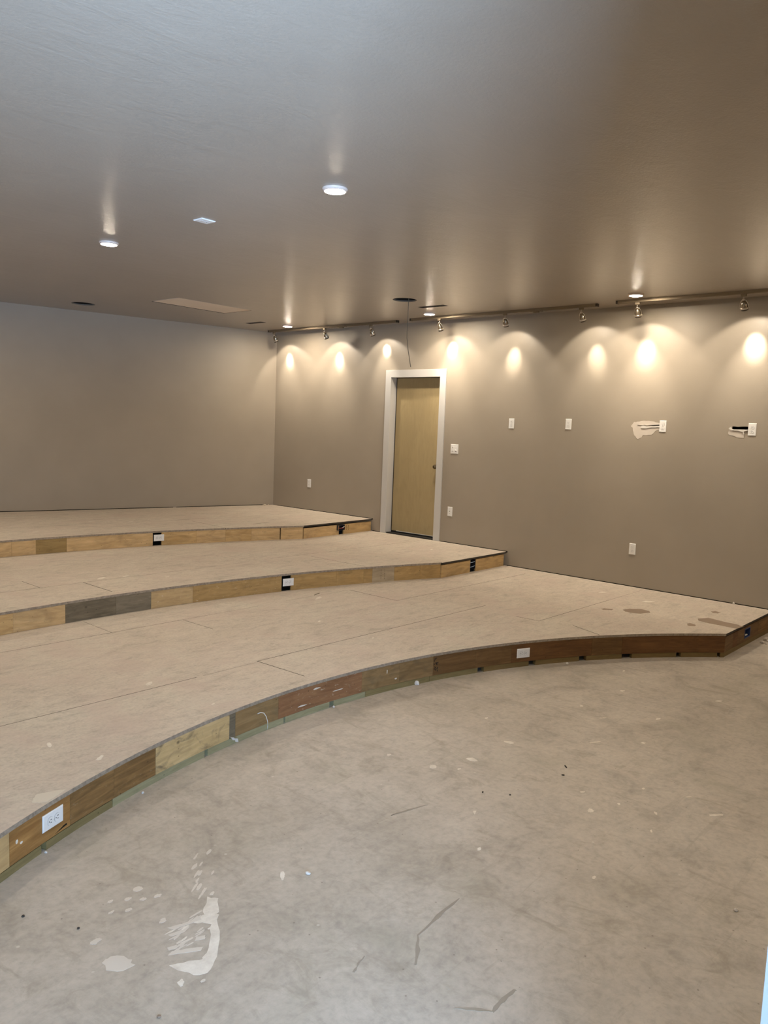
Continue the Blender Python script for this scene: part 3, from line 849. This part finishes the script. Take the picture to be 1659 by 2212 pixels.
for x, z, w, h in [(-3.99, 0.135, .005, .014), (-3.91, 0.075, .012, .006), (-6.62, 0.12, .006, .01), (-6.60, 0.105, .01, .006), (-4.60, 0.15, .03, .006), (-4.42, 0.10, .05, .004), (-4.72, 0.07, .04, .005)]:
    riser_mark(1, x, z, blotch(0, 0, w, h), M['splat'], 'white_scuff', T1)
for dx in (-.018, .018):
    for k in range(4):
        riser_mark(3, -0.50 + dx, H2 + 0.055 + 0.017 * k, blotch(0, 0, .004, .006), M['ink'], 'stamp_mark', T3, 0.0)
for k in range(6):
    for dx in (-.02, .02):
        riser_mark(2, -1.93 + dx, H1 + 0.03 + 0.018 * k, blotch(0, 0, .003, .004), M['ink'], 'stamp_mark', T2)
# loose split at the foot of the board right of the near outlet
riser_mark(1, -6.395, 0.052, [(-.035, -.008), (.0, .002), (.012, .006), (.032, .008), (.034, .001), (.012, -.001)], M['cavity'], 'split', T1)

# ------------------------------------------------------------------ outlets
def plate_mb(w, h, d=0.006):
    b = 0.004
    mb = MB(); B = mb.bm
    o = [B.verts.new(p) for p in ((-w / 2, 0, -h / 2), (w / 2, 0, -h / 2), (w / 2, 0, h / 2), (-w / 2, 0, h / 2))]
    m = [B.verts.new(p) for p in ((-w / 2, -0.002, -h / 2), (w / 2, -0.002, -h / 2), (w / 2, -0.002, h / 2), (-w / 2, -0.002, h / 2))]
    i = [B.verts.new(p) for p in ((-w / 2 + b, -d, -h / 2 + b), (w / 2 - b, -d, -h / 2 + b), (w / 2 - b, -d, h / 2 - b), (-w / 2 + b, -d, h / 2 - b))]
    for A, C in ((o, m), (m, i)):
        for k in range(4): B.faces.new((A[k], A[(k + 1) % 4], C[(k + 1) % 4], C[k]))
    B.faces.new(i); B.faces.new(o[::-1])
    return mb
def receptacle(parent, cz, cx=0.0):
    out = []
    for i in range(24):
        a = 2 * PI * i / 24
        out.append((cx + 0.0172 * math.cos(a), cz + max(-0.0142, min(0.0142, 0.0172 * math.sin(a)))))
    r = MB().prism(out, 'y', -0.0078, -0.004).build('receptacle', M['plastic'], parent)
    ring = MB()
    for i in range(24):
        (x0, z0), (x1, z1) = out[i], out[(i + 1) % 24]
        ring.cyl((x0, -0.0061, z0), (x1, -0.0061, z1), 0.0007, 5)
    ring.build('gap_line', M['slot_grey'], r)
    for s, hh in ((-0.0062, 0.0085), (0.0062, 0.0068)):
        MB().box(cx + s - 0.0013, cx + s + 0.0013, -0.0082, -0.006, cz + 0.003 - hh / 2, cz + 0.003 + hh / 2).build('slot', M['slot'], r)
    MB().cyl((cx, -0.0082, cz - 0.0075), (cx, -0.006, cz - 0.0075), 0.0024, 10).build('ground_hole', M['slot'], r)
    return r
def make_outlet(label, loc, rot):
    t = thing('outlet', label, 'power outlet', loc, rot, group='white duplex outlets')
    plate_mb(0.0715, 0.1165).build('cover_plate', M['plastic'], t)
    for cz in (-0.0195, 0.0195): receptacle(t, cz)
    MB().cyl((0, -0.0075, 0), (0, -0.005, 0), 0.003, 12).build('screw', M['screw'], t)
    return t
WR = -PI / 2
def riser_rot(t, x):
    nn = front_normal(t, x)
    return (0, PI / 2, math.atan2(nn.y, nn.x) + PI / 2)
def riser_loc(t, x, z, out=0.001):
    nn = front_normal(t, x)
    return (x + nn.x * out, front(t, x) + nn.y * out, z)
out0 = make_outlet('white outlet mounted sideways on the lowest riser at the left edge of the photo', riser_loc(1, -6.441, 0.118), riser_rot(1, -6.441))
for lab, loc, rot in [
    ('white outlet mounted sideways on the lowest riser, right half of its curve', riser_loc(1, -2.794, 0.106), riser_rot(1, -2.794)),
    ('white outlet over a dark gap in the middle riser', riser_loc(2, -2.975, 0.279), riser_rot(2, -2.975)),
    ('white outlet over a dark gap in the topmost riser', riser_loc(3, -3.015, 0.447), riser_rot(3, -3.015)),
    ('white wall outlet low on the right wall between the back corner and the door', (0, -0.79, 0.909), (0, 0, WR)),
    ('white wall outlet high on the wall, first one right of the door', (0, -4.174, 1.857), (0, 0, WR)),
    ('white wall outlet high on the wall, second one right of the door', (0, -4.906, 1.868), (0, 0, WR)),
    ('white wall outlet at the right of the large white plaster patch', (0, -5.965, 1.874), (0, 0, WR)),
    ('white wall outlet beside the open dark slot at the right edge of the photo', (0, -6.823, 1.868), (0, 0, WR)),
    ('white wall outlet low on the right wall just above the lowest tier', (0, -5.738, 0.592), (0, 0, WR))]:
    dup(out0, loc, rot, label=lab)

sw = thing('light_switch', 'white two-gang switch plate on the wall just right of the door', 'light switch', (0, -3.374, 1.526), (0, 0, WR))
plate_mb(0.116, 0.1165).build('cover_plate', M['plastic'], sw)
r1 = MB().box(-0.041, -0.009, -0.0085, -0.005, -0.033, 0.033).build('rocker', M['plastic'], sw, bevel=0.001)
MB().lathe([(0.004, 0), (0.0065, 0), (0.0065, 0.001), (0.004, 0.001), (0.004, 0)], Matrix.Translation((-0.025, -0.0085, 0.017)) @ Matrix.Rotation(PI / 2, 4, 'X'), 16).build('dial_mark', M['slot_grey'], r1)
MB().box(-0.037, -0.014, -0.0092, -0.008, -0.030, -0.026).build('slide_slot', M['slot_grey'], r1)
r2 = MB().box(0.009, 0.041, -0.0085, -0.005, -0.033, 0.033).build('rocker', M['plastic'], sw, bevel=0.001)
MB().prism([(-0.0085, -0.024), (-0.013, -0.018), (-0.0085, -0.006)], 'x', 0.013, 0.037).build('paddle', M['plastic'], r2)
MB().box(0.013, 0.034, -0.0092, -0.008, -0.031, -0.025).build('slide_slot', M['slot_grey'], r2)

jk = thing('wall_jack', 'small white jack plate low on the wall right of the door', 'wall jack', (0, -3.349, 0.750), (0, 0, WR))
plate_mb(0.0715, 0.1165).build('cover_plate', M['plastic'], jk)
MB().lathe([(0.003, 0), (0.0055, 0), (0.0055, 0.004), (0.003, 0.004), (0.003, 0.001), (0, 0.001)], Matrix.Translation((0, -0.006, 0.004)) @ Matrix.Rotation(PI / 2, 4, 'X'), 16).build('jack', M['slot_grey'], jk)
for z in (-0.024, 0.034): MB().cyl((0, -0.0075, z), (0, -0.005, z), 0.003, 12).build('screw', M['slot_grey'], jk)

co = thing('ceiling_outlet', 'white plate with a recessed outlet on the ceiling between the two near downlights', 'power outlet', (-4.595, -4.593, H), (PI / 2, 0, 0))
plate_mb(0.112, 0.098).build('cover_plate', M['plastic'], co)
for cx in (-0.022, 0.022): receptacle(co, 0.0, cx)
MB().cyl((0, -0.0075, 0), (0, -0.005, 0), 0.003, 12).build('screw', M['screw'], co)

# junction boxes in the returns ----------------------------------
jb = thing('junction_box', 'blue junction box opening in the return of the lowest tier at the right edge', 'junction box', (-0.714, -7.146, 0.105))
f = MB()
f.box(-.075, -.066, 0, .05, -.043, .043).box(.066, .075, 0, .05, -.043, .043).box(-.066, .066, 0, .05, .036, .043).box(-.066, .066, 0, .05, -.043, -.036).build('box_rim', M['blue_box'], jb)
MB().box(-.066, .066, .045, .05, -.036, .036).build('box_back', M['grey_box'], jb)
MB().tube([(-.03, .045, -.03), (-.02, .02, -.026), (.01, .012, -.022), (.05, .02, -.028), (.062, .044, -.03)], .006).build('wire', M['wire_white'], jb)
jb2 = thing('junction_box', 'dark junction box with pale wires in the gap of the middle tier return', 'junction box', (-0.687, -4.19, 0.272))
f = MB()
f.box(-.054, -.05, -.015, .05, -.045, .06).box(.05, .054, -.015, .05, -.045, .06).box(-.05, .05, .046, .05, -.045, .06).build('box_shell', M['grey_box'], jb2)
for z, y in ((.03, -.012), (-.02, -.012)):
    MB().tube([(-.049, y + .01, z - .004), (0, y, z), (.049, y + .004, z + .005)], .0035).build('wire', M['wire_blue'], jb2)
jb3 = thing('junction_box', 'dark junction box with red and white wires in the gap of the topmost tier return', 'junction box', (-0.62, -2.085, 0.447))
f = MB()
f.box(-.085, -.08, -.018, .05, -.028, .04).box(.036, .041, -.018, .05, -.028, .04).box(-.08, .036, -.018, .05, .035, .04).box(-.08, .036, -.018, .05, -.028, -.024).box(-.08, .036, .045, .05, -.024, .035).build('box_shell', M['grey_box'], jb3)
MB().tube([(-.06, -.012, -.002), (-.02, -.022, .0), (.02, -.014, -.008)], .004).build('red_wire', M['wire_red'], jb3)
MB().tube([(-.03, -.016, -.006), (.0, -.024, .006), (.035, -.016, .018)], .0035).build('white_wire', M['wire_white'], jb3)

# ------------------------------------------------------------------ the door
door = thing('door_1', 'tan flush door with white casing in the right wall', 'door', (0, (DY0 + DY1) / 2, H2), kind='structure')
mb = MB(); mb.box(0.092, 0.132, DY0 + 0.004, DY1 - 0.016, DZ0 + 0.034, DZ1 - 0.006)
B = mb.bm
uvl = B.loops.layers.uv.new('UVMap')
for fc in B.faces:
    for l in fc.loops: l[uvl].uv = (l.vert.co.z, l.vert.co.y)
slab = mb.build('door_slab', W['door'], door, True)
kn = MB()
KM = Matrix.Translation((0.092, -3.045, 1.285)) @ Matrix.Rotation(-PI / 2, 4, 'Y')
knob = kn.lathe([(0, 0), (0.033, 0), (0.033, 0.004), (0.026, 0.008), (0.012, 0.010), (0.012, 0.030), (0.020, 0.036), (0.027, 0.046), (0.028, 0.056), (0.022, 0.066), (0.010, 0.070), (0, 0.070)], KM, 28).build('door_knob', M['brass'], door, True)
cw = 0.094
MB().box(-0.018, 0, DY1, DY1 + cw, DZ0 + 0.001, DZ1 + cw).build('casing', M['white_trim'], door, True, bevel=0.002)
MB().box(-0.018, 0, DY0 - cw, DY0, DZ0 + 0.001, DZ1 + cw).build('casing', M['white_trim'], door, True, bevel=0.002)
MB().box(-0.019, 0, DY0, DY1, DZ1, DZ1 + cw).build('casing', M['white_trim'], door, True, bevel=0.002)
MB().box(0.094, 0.134, DY1 - 0.014, DY1 - 0.001, DZ0 + 0.034, DZ1 - 0.001).box(0.096, 0.134, DY0 + 0.001, DY1 - 0.014, DZ1 - 0.005, DZ1 - 0.001).build('gap_shade_strip', M['rubber'], door, True)  # black strips painted in for the dark gap around the slab
for y0, y1 in ((DY1, DY1 + 0.012), (DY0 - 0.012, DY0)):
    MB().box(-0.002, 0.158, y0, y1, DZ0 + 0.001, DZ1).build('jamb', M['white_trim'], door, True)
MB().box(-0.002, 0.158, DY0 - 0.012, DY1 + 0.012, DZ1, DZ1 + 0.012).build('jamb', M['white_trim'], door, True)
MB().box(0.002, 0.158, DY0, DY1, DZ0 - 0.011, DZ0 + 0.012).box(0.10, 0.158, DY0, DY1, DZ0 + 0.012, DZ0 + 0.034).build('threshold', M['rubber'], door, True)
MB().box(0.086, 0.092, DY0 + 0.06, DY1 - 0.10, DZ0 + 0.03, DZ0 + 0.037).build('sweep_strip', M['white_trim'], door, True)

# ------------------------------------------------------------------ plaster on the right wall
outline_plate('plaster_patch', [(-5.624, 1.866), (-5.659, 1.91), (-5.715, 1.918), (-5.785, 1.926), (-5.865, 1.92), (-5.927, 1.907), (-5.932, 1.892), (-5.87, 1.889), (-5.80, 1.884),
                                (-5.76, 1.886), (-5.735, 1.872), (-5.75, 1.858), (-5.80, 1.85), (-5.86, 1.856), (-5.93, 1.862), (-5.932, 1.841), (-5.892, 1.825), (-5.855, 1.785), (-5.761, 1.777),
                                (-5.747, 1.753), (-5.713, 1.735), (-5.692, 1.751), (-5.661, 1.784), (-5.646, 1.852)], 'x', -0.0015, 0.0008, M['patch'], wall_right, 0.003, 1)
outline_plate('plaster_ridge', [(-5.736, 1.871), (-5.764, 1.876), (-5.799, 1.869), (-5.859, 1.875), (-5.929, 1.878), (-5.931, 1.863), (-5.86, 1.860), (-5.82, 1.856), (-5.791, 1.847), (-5.738, 1.849)],
              'x', -0.007, 0.0008, M['chip_white'], wall_right, 0.001, 2)
outline_plate('plaster_ridge', [(-5.70, 1.881), (-5.76, 1.886), (-5.80, 1.885), (-5.86, 1.890), (-5.93, 1.894), (-5.93, 1.890), (-5.86, 1.886), (-5.80, 1.880)],
              'x', -0.006, 0.0008, M['chip_white'], wall_right, 0.0007, 8)
outline_plate('plaster_patch', [(-6.640, 1.862), (-6.622, 1.879), (-6.608, 1.872), (-6.613, 1.855), (-6.606, 1.825), (-6.619, 1.807), (-6.663, 1.804), (-6.69, 1.789), (-6.755, 1.785), (-6.759, 1.817),
                                (-6.742, 1.838), (-6.72, 1.851), (-6.66, 1.857)], 'x', -0.002, 0.0008, M['patch'], wall_right, 0.002, 3)
outline_plate('torn_paper', [(-6.655, 1.863), (-6.64, 1.866), (-6.632, 1.885), (-6.62, 1.882), (-6.615, 1.87), (-6.635, 1.855), (-6.70, 1.852), (-6.74, 1.842), (-6.752, 1.822), (-6.757, 1.824), (-6.748, 1.846), (-6.785, 1.858), (-6.785, 1.865), (-6.72, 1.864)],
              'x', -0.009, 0.0008, M['chip_white'], wall_right, 0.001, 5)

# ------------------------------------------------------------------ marks on the concrete
_fm = [0]
def floor_mark(pts, mat, name, seed, rag=0.004, top=0.0009):
    _fm[0] += 1
    top = 0.0005 + _fm[0] * 0.000006
    return outline_plate(name, pts, 'z', -0.0005, top, mat, floor, rag, seed)
smear = [(-6.515, -7.153), (-6.497, -7.217), (-6.475, -7.26), (-6.434, -7.268), (-6.378, -7.226), (-6.293, -7.124), (-6.245, -7.045), (-6.235, -7.033), (-6.18, -6.962),
         (-6.205, -6.935), (-6.245, -6.968), (-6.278, -7.009), (-6.335, -7.018), (-6.31, -7.045), (-6.293, -7.075), (-6.345, -7.135), (-6.39, -7.19), (-6.425, -7.205), (-6.455, -7.185)]
floor_mark(smear, M['splat'], 'plaster_smear', 9, 0.005)
rk = random.Random(31)
for i in range(26):
    u, v = rk.uniform(0, 1), rk.uniform(0, 1)
    cx, cy_ = -6.46 + 0.15 * u + 0.02 * v, -7.12 + 0.115 * v - 0.01 * u + 0.03 * u
    floor_mark(oval(cx, cy_, rk.uniform(.008, .03), rk.uniform(.002, .005), 0.15 + rk.uniform(-.2, .2), 8, 300 + i), M['splat_dim'] if i % 3 else M['splat'], 'plaster_smear', 300 + i, 0.0006)
for i in range(14):
    floor_mark(oval(-6.20 + rk.uniform(-.05, .05) + i * .012, -6.93 + i * .02 + rk.uniform(-.02, .02), rk.uniform(.01, .035), rk.uniform(.003, .008), 0.6, 8, 340 + i), M['splat_dim'], 'plaster_smear', 340 + i, 0.0008)
for i, p in enumerate([[(-6.30, -7.00), (-6.335, -7.01), (-6.41, -6.985), (-6.405, -7.002), (-6.34, -7.022), (-6.30, -7.03)],
                       [(-6.43, -7.02), (-6.38, -7.033), (-6.35, -7.03), (-6.38, -7.045), (-6.43, -7.035)],
                       [(-6.47, -7.075), (-6.44, -7.085), (-6.45, -7.10), (-6.475, -7.09)],
                       [(-6.49, -7.11), (-6.44, -7.14), (-6.40, -7.165), (-6.385, -7.155), (-6.43, -7.125), (-6.47, -7.10)],
                       [(-6.37, -7.095), (-6.345, -7.11), (-6.355, -7.125), (-6.385, -7.11)]]):
    floor_mark(p, M['splat_dim'], 'plaster_smear', 70 + i, 0.0015)
floor_mark([(-6.657, -6.993), (-6.622, -6.984), (-6.585, -7.034), (-6.594, -7.072), (-6.629, -7.068), (-6.665, -7.032)], M['splat_dim'], 'plaster_splat', 80, 0.006)
rf = random.Random(5)
spots = [(-4.694, -6.808, .026, .017, .3), (-4.12, -6.91, .018, .03, .2), (-4.536, -7.623, .022, .014, .3), (-4.388, -7.502, .015, .009, -.3), (-4.471, -6.898, .02, .03, .6),
         (-4.128, -7.703, .012, .007, .2), (-4.147, -8.062, .008, .036, .9), (-5.919, -7.022, .034, .008, .9), (-4.336, -7.854, .020, .007, .6), (-4.376, -7.688, .011, .007, .5),
         (-4.518, -7.909, .014, .005, .5), (-6.534, -7.249, .016, .010, .9), (-6.48, -7.29, .008, .006, 0), (-3.25, -6.9, .02, .01, .3), (-2.75, -6.95, .024, .012, -.4), (-2.3, -6.75, .02, .008, .2),
         (-3.1, -7.35, .02, .011, -.3), (-2.45, -7.5, .03, .014, -.5), (-3.35, -7.1, .03, .006, -.5), (-3.9, -6.6, .014, .008, .1), (-4.75, -6.55, .015, .01, .2), (-3.55, -7.45, .015, .012, 0),
         (-3.75, -7.25, .04, .008, -.4), (-4.05, -7.9, .022, .008, -.6), (-4.62, -6.92, .012, .01, 0), (-5.2, -7.45, .015, .008, .3), (-5.05, -7.9, .014, .008, .3), (-4.95, -7.25, .02, .007, .5),
         (-6.42, -6.74, .014, .010, 0), (-6.45, -6.80, .012, .008, 0), (-6.38, -6.78, .012, .009, 0), (-6.50, -6.77, .013, .007, 0), (-6.47, -6.71, .012, .006, 0), (-6.36, -6.71, .018, .014, 0),
         (-6.33, -6.80, .015, .009, 0), (-6.40, -6.94, .016, .010, .5), (-6.62, -6.88, .02, .012, .3)]
for i, (x, y, rx, ry, a) in enumerate(spots):
    floor_mark(oval(x, y, rx, ry, a, 9, 100 + i), M['splat'] if i < 28 else M['splat_dim'], 'plaster_splat', 100 + i, 0.0015)
# dark scuffs in the bright part of the floor
for i, (x0, y0, x1, y1, w) in enumerate([(-5.83, -7.63, -5.55, -7.60, .014), (-5.83, -7.63, -5.95, -7.72, .014), (-5.95, -8.02, -5.82, -8.02, .016), (-6.02, -7.93, -5.95, -8.02, .010),
                                        (-6.12, -7.60, -6.04, -7.57, .008), (-5.25, -7.0, -5.05, -7.05, .01)]):
    a, c = Vector((x0, y0, 0)), Vector((x1, y1, 0))
    nrm = (c - a).normalized(); nrm = Vector((-nrm.y, nrm.x, 0)) * w / 2
    mid = (a + c) / 2 + nrm * 0.5
    floor_mark([(a + nrm * .4)[:2], (mid + nrm)[:2], (c + nrm * .4)[:2], (c - nrm * .4)[:2], (mid - nrm)[:2], (a - nrm * .4)[:2]], M['splat_dark'], 'drag_mark', 150 + i, 0.003, 0.0006)

# ------------------------------------------------------------------ loose bits
def bit(name, loc, size, mat, label, cat, seed, group=None, sub=2):
    o = MB().blob((0, 0, size[2] * 0.7), size, seed, sub).build(name, mat, smooth=False)
    o.location = loc
    o.rotation_euler = (0, 0, seed * 1.3)
    return tag(o, label, cat, group)
bit('pebble', (-4.871, -8.387, 0), (.008, .008, .007), M['pebble'], 'round pale pebble alone on the concrete near the bottom right corner', 'pebble', 1)
bit('plaster_crumb', (-6.484, -6.235, 0), (.006, .005, .005), M['chip_white'], 'white crumb on the floor below the near left outlet', 'crumb', 2)
bit('plaster_crumb', (-4.462, -5.835, 0), (.009, .007, .007), M['chip_white'], 'white crumb in front of the narrow gap in the sill of the lowest riser', 'crumb', 3)
bit('plaster_crumb', (-3.726, -5.905, 0), (.016, .012, .018), M['chip_white'], 'largest white lump against the foot of the lowest riser, near its middle', 'crumb', 4)
bit('plaster_crumb', (-5.93, -6.045, 0), (.007, .006, .006), M['chip_white'], 'white crumb at the foot of the dark brown board on the left', 'crumb', 5)
bit('plaster_crumb', (-5.84, -7.082, 0), (.012, .009, .006), M['chip_white'], 'white crumb alone on the open concrete, up and right of the white smear', 'crumb', 6)
bit('plaster_crumb', (-2.48, -6.375, 0), (.014, .009, .010), M['chip_white'], 'white crumb against the right half of the lowest riser foot', 'crumb', 7)
bit('plaster_crumb', (-0.03, -6.80, H1), (.010, .009, .014), M['chip_white'], 'white crumb on the lowest tier against the right wall', 'crumb', 8)
for i, (x, y, s, lab) in enumerate([(-4.183, -7.298, (.017, .004, .004), 'thin dark chip, upper of two close together in the middle of the concrete'),
                                    (-4.287, -7.339, (.010, .005, .004), 'dark chip, lower of two close together in the middle of the concrete'),
                                    (-4.752, -7.16, (.010, .004, .004), 'dark chip on the concrete, left one of two above the bluish sheen'),
                                    (-4.68, -7.27, (.005, .005, .004), 'small round dark chip on the concrete above the bluish sheen'),
                                    (-6.728, -6.579, (.006, .006, .004), 'dark speck on the concrete at the far left below the riser'),
                                    (-6.626, -6.776, (.006, .005, .004), 'dark speck on the concrete left of the white smear'),
                                    (-6.663, -7.326, (.007, .006, .004), 'brown lump added for a pit at the bottom edge below the white smear')]):  # last entry: raised lump standing in for a pit in the floor
    bit('dark_chip_or_pit_lump', (x, y, 0), s, M['stain'] if i == 6 else M['chip_dark'], lab, 'chip', 20 + i, sub=1)
# wire curl and tape scrap on the lowest riser
p = lambda x, z, o: Vector(riser_loc(1, x, z, o))
wl = MB().tube([p(-5.085, .120, .002), p(-5.070, .126, .012), p(-5.050, .118, .018), p(-5.035, .095, .022), p(-5.022, .06, .022), p(-5.016, .028, .016), p(-5.018, .012, .012)], .0022, 8).build('wire_end', M['wire_white'])
tag(wl, 'thin white wire curling out of the lowest riser left of the reddish board', 'wire')
tp = MB(); 
pts = [p(-5.30, .050, .001), p(-5.287, .046, .012), p(-5.272, .026, .010), p(-5.262, .034, .016), p(-5.252, .010, .012)]
B = tp.bm
prevs = None
for q in pts:
    a = B.verts.new(q + Vector((-.010, 0, .004))); c = B.verts.new(q + Vector((.010, 0, -.002)))
    a2 = B.verts.new(q + Vector((-.010, .002, .004))); c2 = B.verts.new(q + Vector((.010, .002, -.002)))
    if prevs:
        A = prevs
        B.faces.new((A[0], A[1], c, a)); B.faces.new((A[2], a2, c2, A[3])); B.faces.new((A[0], a, a2, A[2])); B.faces.new((A[1], A[3], c2, c))
    else:
        B.faces.new((a, c, c2, a2))
    prevs = (a, c, a2, c2)
B.faces.new((prevs[0], prevs[2], prevs[3], prevs[1]))
tag(tp.build('tape_scrap', M['chip_white']), 'crumpled white scrap on the sill of the lowest riser under the light plywood board', 'scrap')
sl = MB().box(-.05, .05, -.004, .004, 0, .004).build('wood_splinter', W['grey'])
sl.location = (-2.87, -4.0, H1); sl.rotation_euler = (0, 0, 0.35)
tag(sl, 'thin dark wood splinter lying on the lowest tier in front of the middle riser', 'splinter')
# rubble where the lowest tier meets the wall
rr = random.Random(3)
for i in range(26):
    s = rr.uniform(.008, .024)
    x, y = -0.30 + rr.uniform(-.30, .24), -7.22 + rr.uniform(-.12, .045) - 0.02
    bit('rubble_chunk', (x, y, 0), (s, s * rr.uniform(.6, 1), s * rr.uniform(.5, .9)), rr.choice([M['pebble'], M['splat_dim'], M['gypsum']]),
        'chunk of pale rubble in the pile where the lowest tier meets the right wall', 'rubble', 40 + i, 'rubble at the right end of the lowest tier', sub=1)
for i in range(7):
    s = rr.uniform(.008, .016)
    x = -0.16 + rr.uniform(-.12, .10)
    bit('plaster_flake', (x, min(back_y(x) - 0.03, 0) - rr.uniform(.0, .05), H3), (s, s * .8, s * .8), M['gypsum'], 'plaster flake in the far corner of the topmost tier', 'flake', 80 + i, 'flakes in the far corner', sub=1)

# ------------------------------------------------------------------ light
# daylight comes in through the open doorway; the portal only guides the sampling of the sky light
l = bpy.data.lights.new('doorway_portal', 'AREA')
l.shape = 'RECTANGLE'; l.size = EX1 - EX0; l.size_y = EZ
l.cycles.is_portal = True
po = bpy.data.objects.new('doorway_portal', l)
COL.objects.link(po)
po.location = ((EX0 + EX1) / 2, EY - 0.21, EZ / 2)
po.rotation_euler = (PI / 2, 0, 0)          # -Z of the light looks along +Y, into the room
w = bpy.data.worlds.new('sky')
SC.world = w
w.use_nodes = True
wn = w.node_tree
bg = wn.nodes['Background']
tc = nd(wn, 'ShaderNodeTexCoord')
sx = nd(wn, 'ShaderNodeSeparateXYZ')
wn.links.new(tc.outputs['Generated'], sx.inputs[0])
mr = nd(wn, 'ShaderNodeMapRange')
mr.inputs['From Min'].default_value = -1; mr.inputs['From Max'].default_value = 1
wn.links.new(sx.outputs['Z'], mr.inputs['Value'])
# bright ground, dark horizon band added to dim the back wall, bright sky
col = ramp(wn, mr.outputs[0], [(0.40, g(GROUND_L / 60)), (0.44, g(0.14)), (0.56, g(0.14)), (0.60, g(SKY_L / 60))])
mul = nd(wn, 'ShaderNodeMath', operation='MULTIPLY')
mul.inputs[1].default_value = 60
wn.links.new(col, mul.inputs[0])
bg.inputs['Color'].default_value = (0.43, 0.655, 1.0, 1)
# sky boosted at the left rear, dimmed elsewhere; added to steer floor daylight
dv = nd(wn, 'ShaderNodeMath', operation='DIVIDE')
wn.links.new(sx.outputs['X'], dv.inputs[0]); wn.links.new(sx.outputs['Y'], dv.inputs[1])
az = nd(wn, 'ShaderNodeMapRange')
az.inputs['From Min'].default_value = 0.70; az.inputs['From Max'].default_value = 1.0
az.inputs['To Min'].default_value = 0.65; az.inputs['To Max'].default_value = 1.8
wn.links.new(dv.outputs[0], az.inputs['Value'])
up = nd(wn, 'ShaderNodeMath', operation='GREATER_THAN')
up.inputs[1].default_value = 0.12
wn.links.new(sx.outputs['Z'], up.inputs[0])
fac = nd(wn, 'ShaderNodeMix')
fac.inputs[2].default_value = 1.0
wn.links.new(up.outputs[0], fac.inputs[0]); wn.links.new(az.outputs[0], fac.inputs[3])
m2 = nd(wn, 'ShaderNodeMath', operation='MULTIPLY')
wn.links.new(mul.outputs[0], m2.inputs[0]); wn.links.new(fac.outputs[0], m2.inputs[1])
wn.links.new(m2.outputs[0], bg.inputs['Strength'])

# ------------------------------------------------------------------ camera
R_ = Vector((0.6638601654643719, -0.7468616425408282, 0.038566405210144684))
U_ = Vector((0.05328747093301092, 0.09867764164244097, 0.9936916868332197))
F_ = Vector((0.7459558473201885, 0.6576172214450458, -0.10530652357626002))
cam = bpy.data.cameras.new('camera')
co_ = bpy.data.objects.new('camera', cam)
COL.objects.link(co_)
mt = Matrix((R_, U_, -F_)).transposed().to_4x4()
mt.translation = Vector((-7.881983, -9.206274, 1.748447))
co_.matrix_world = mt
cam.sensor_fit = 'VERTICAL'
cam.sensor_height = 24.0
cam.lens = 1710.7717 * 24.0 / 2212.0
cam.clip_start = 0.02
SC.camera = co_

SC.view_settings.view_transform = 'Standard'
SC.view_settings.look = 'None'
SC.view_settings.exposure = 1.2
SC.view_settings.gamma = 1.0
SC.view_settings.use_curve_mapping = False
cy = SC.cycles
cy.use_denoising = True
cy.max_bounces = 7
cy.diffuse_bounces = 5
cy.glossy_bounces = 4
cy.caustics_reflective = False
cy.caustics_refractive = False
cy.sample_clamp_indirect = 6.0
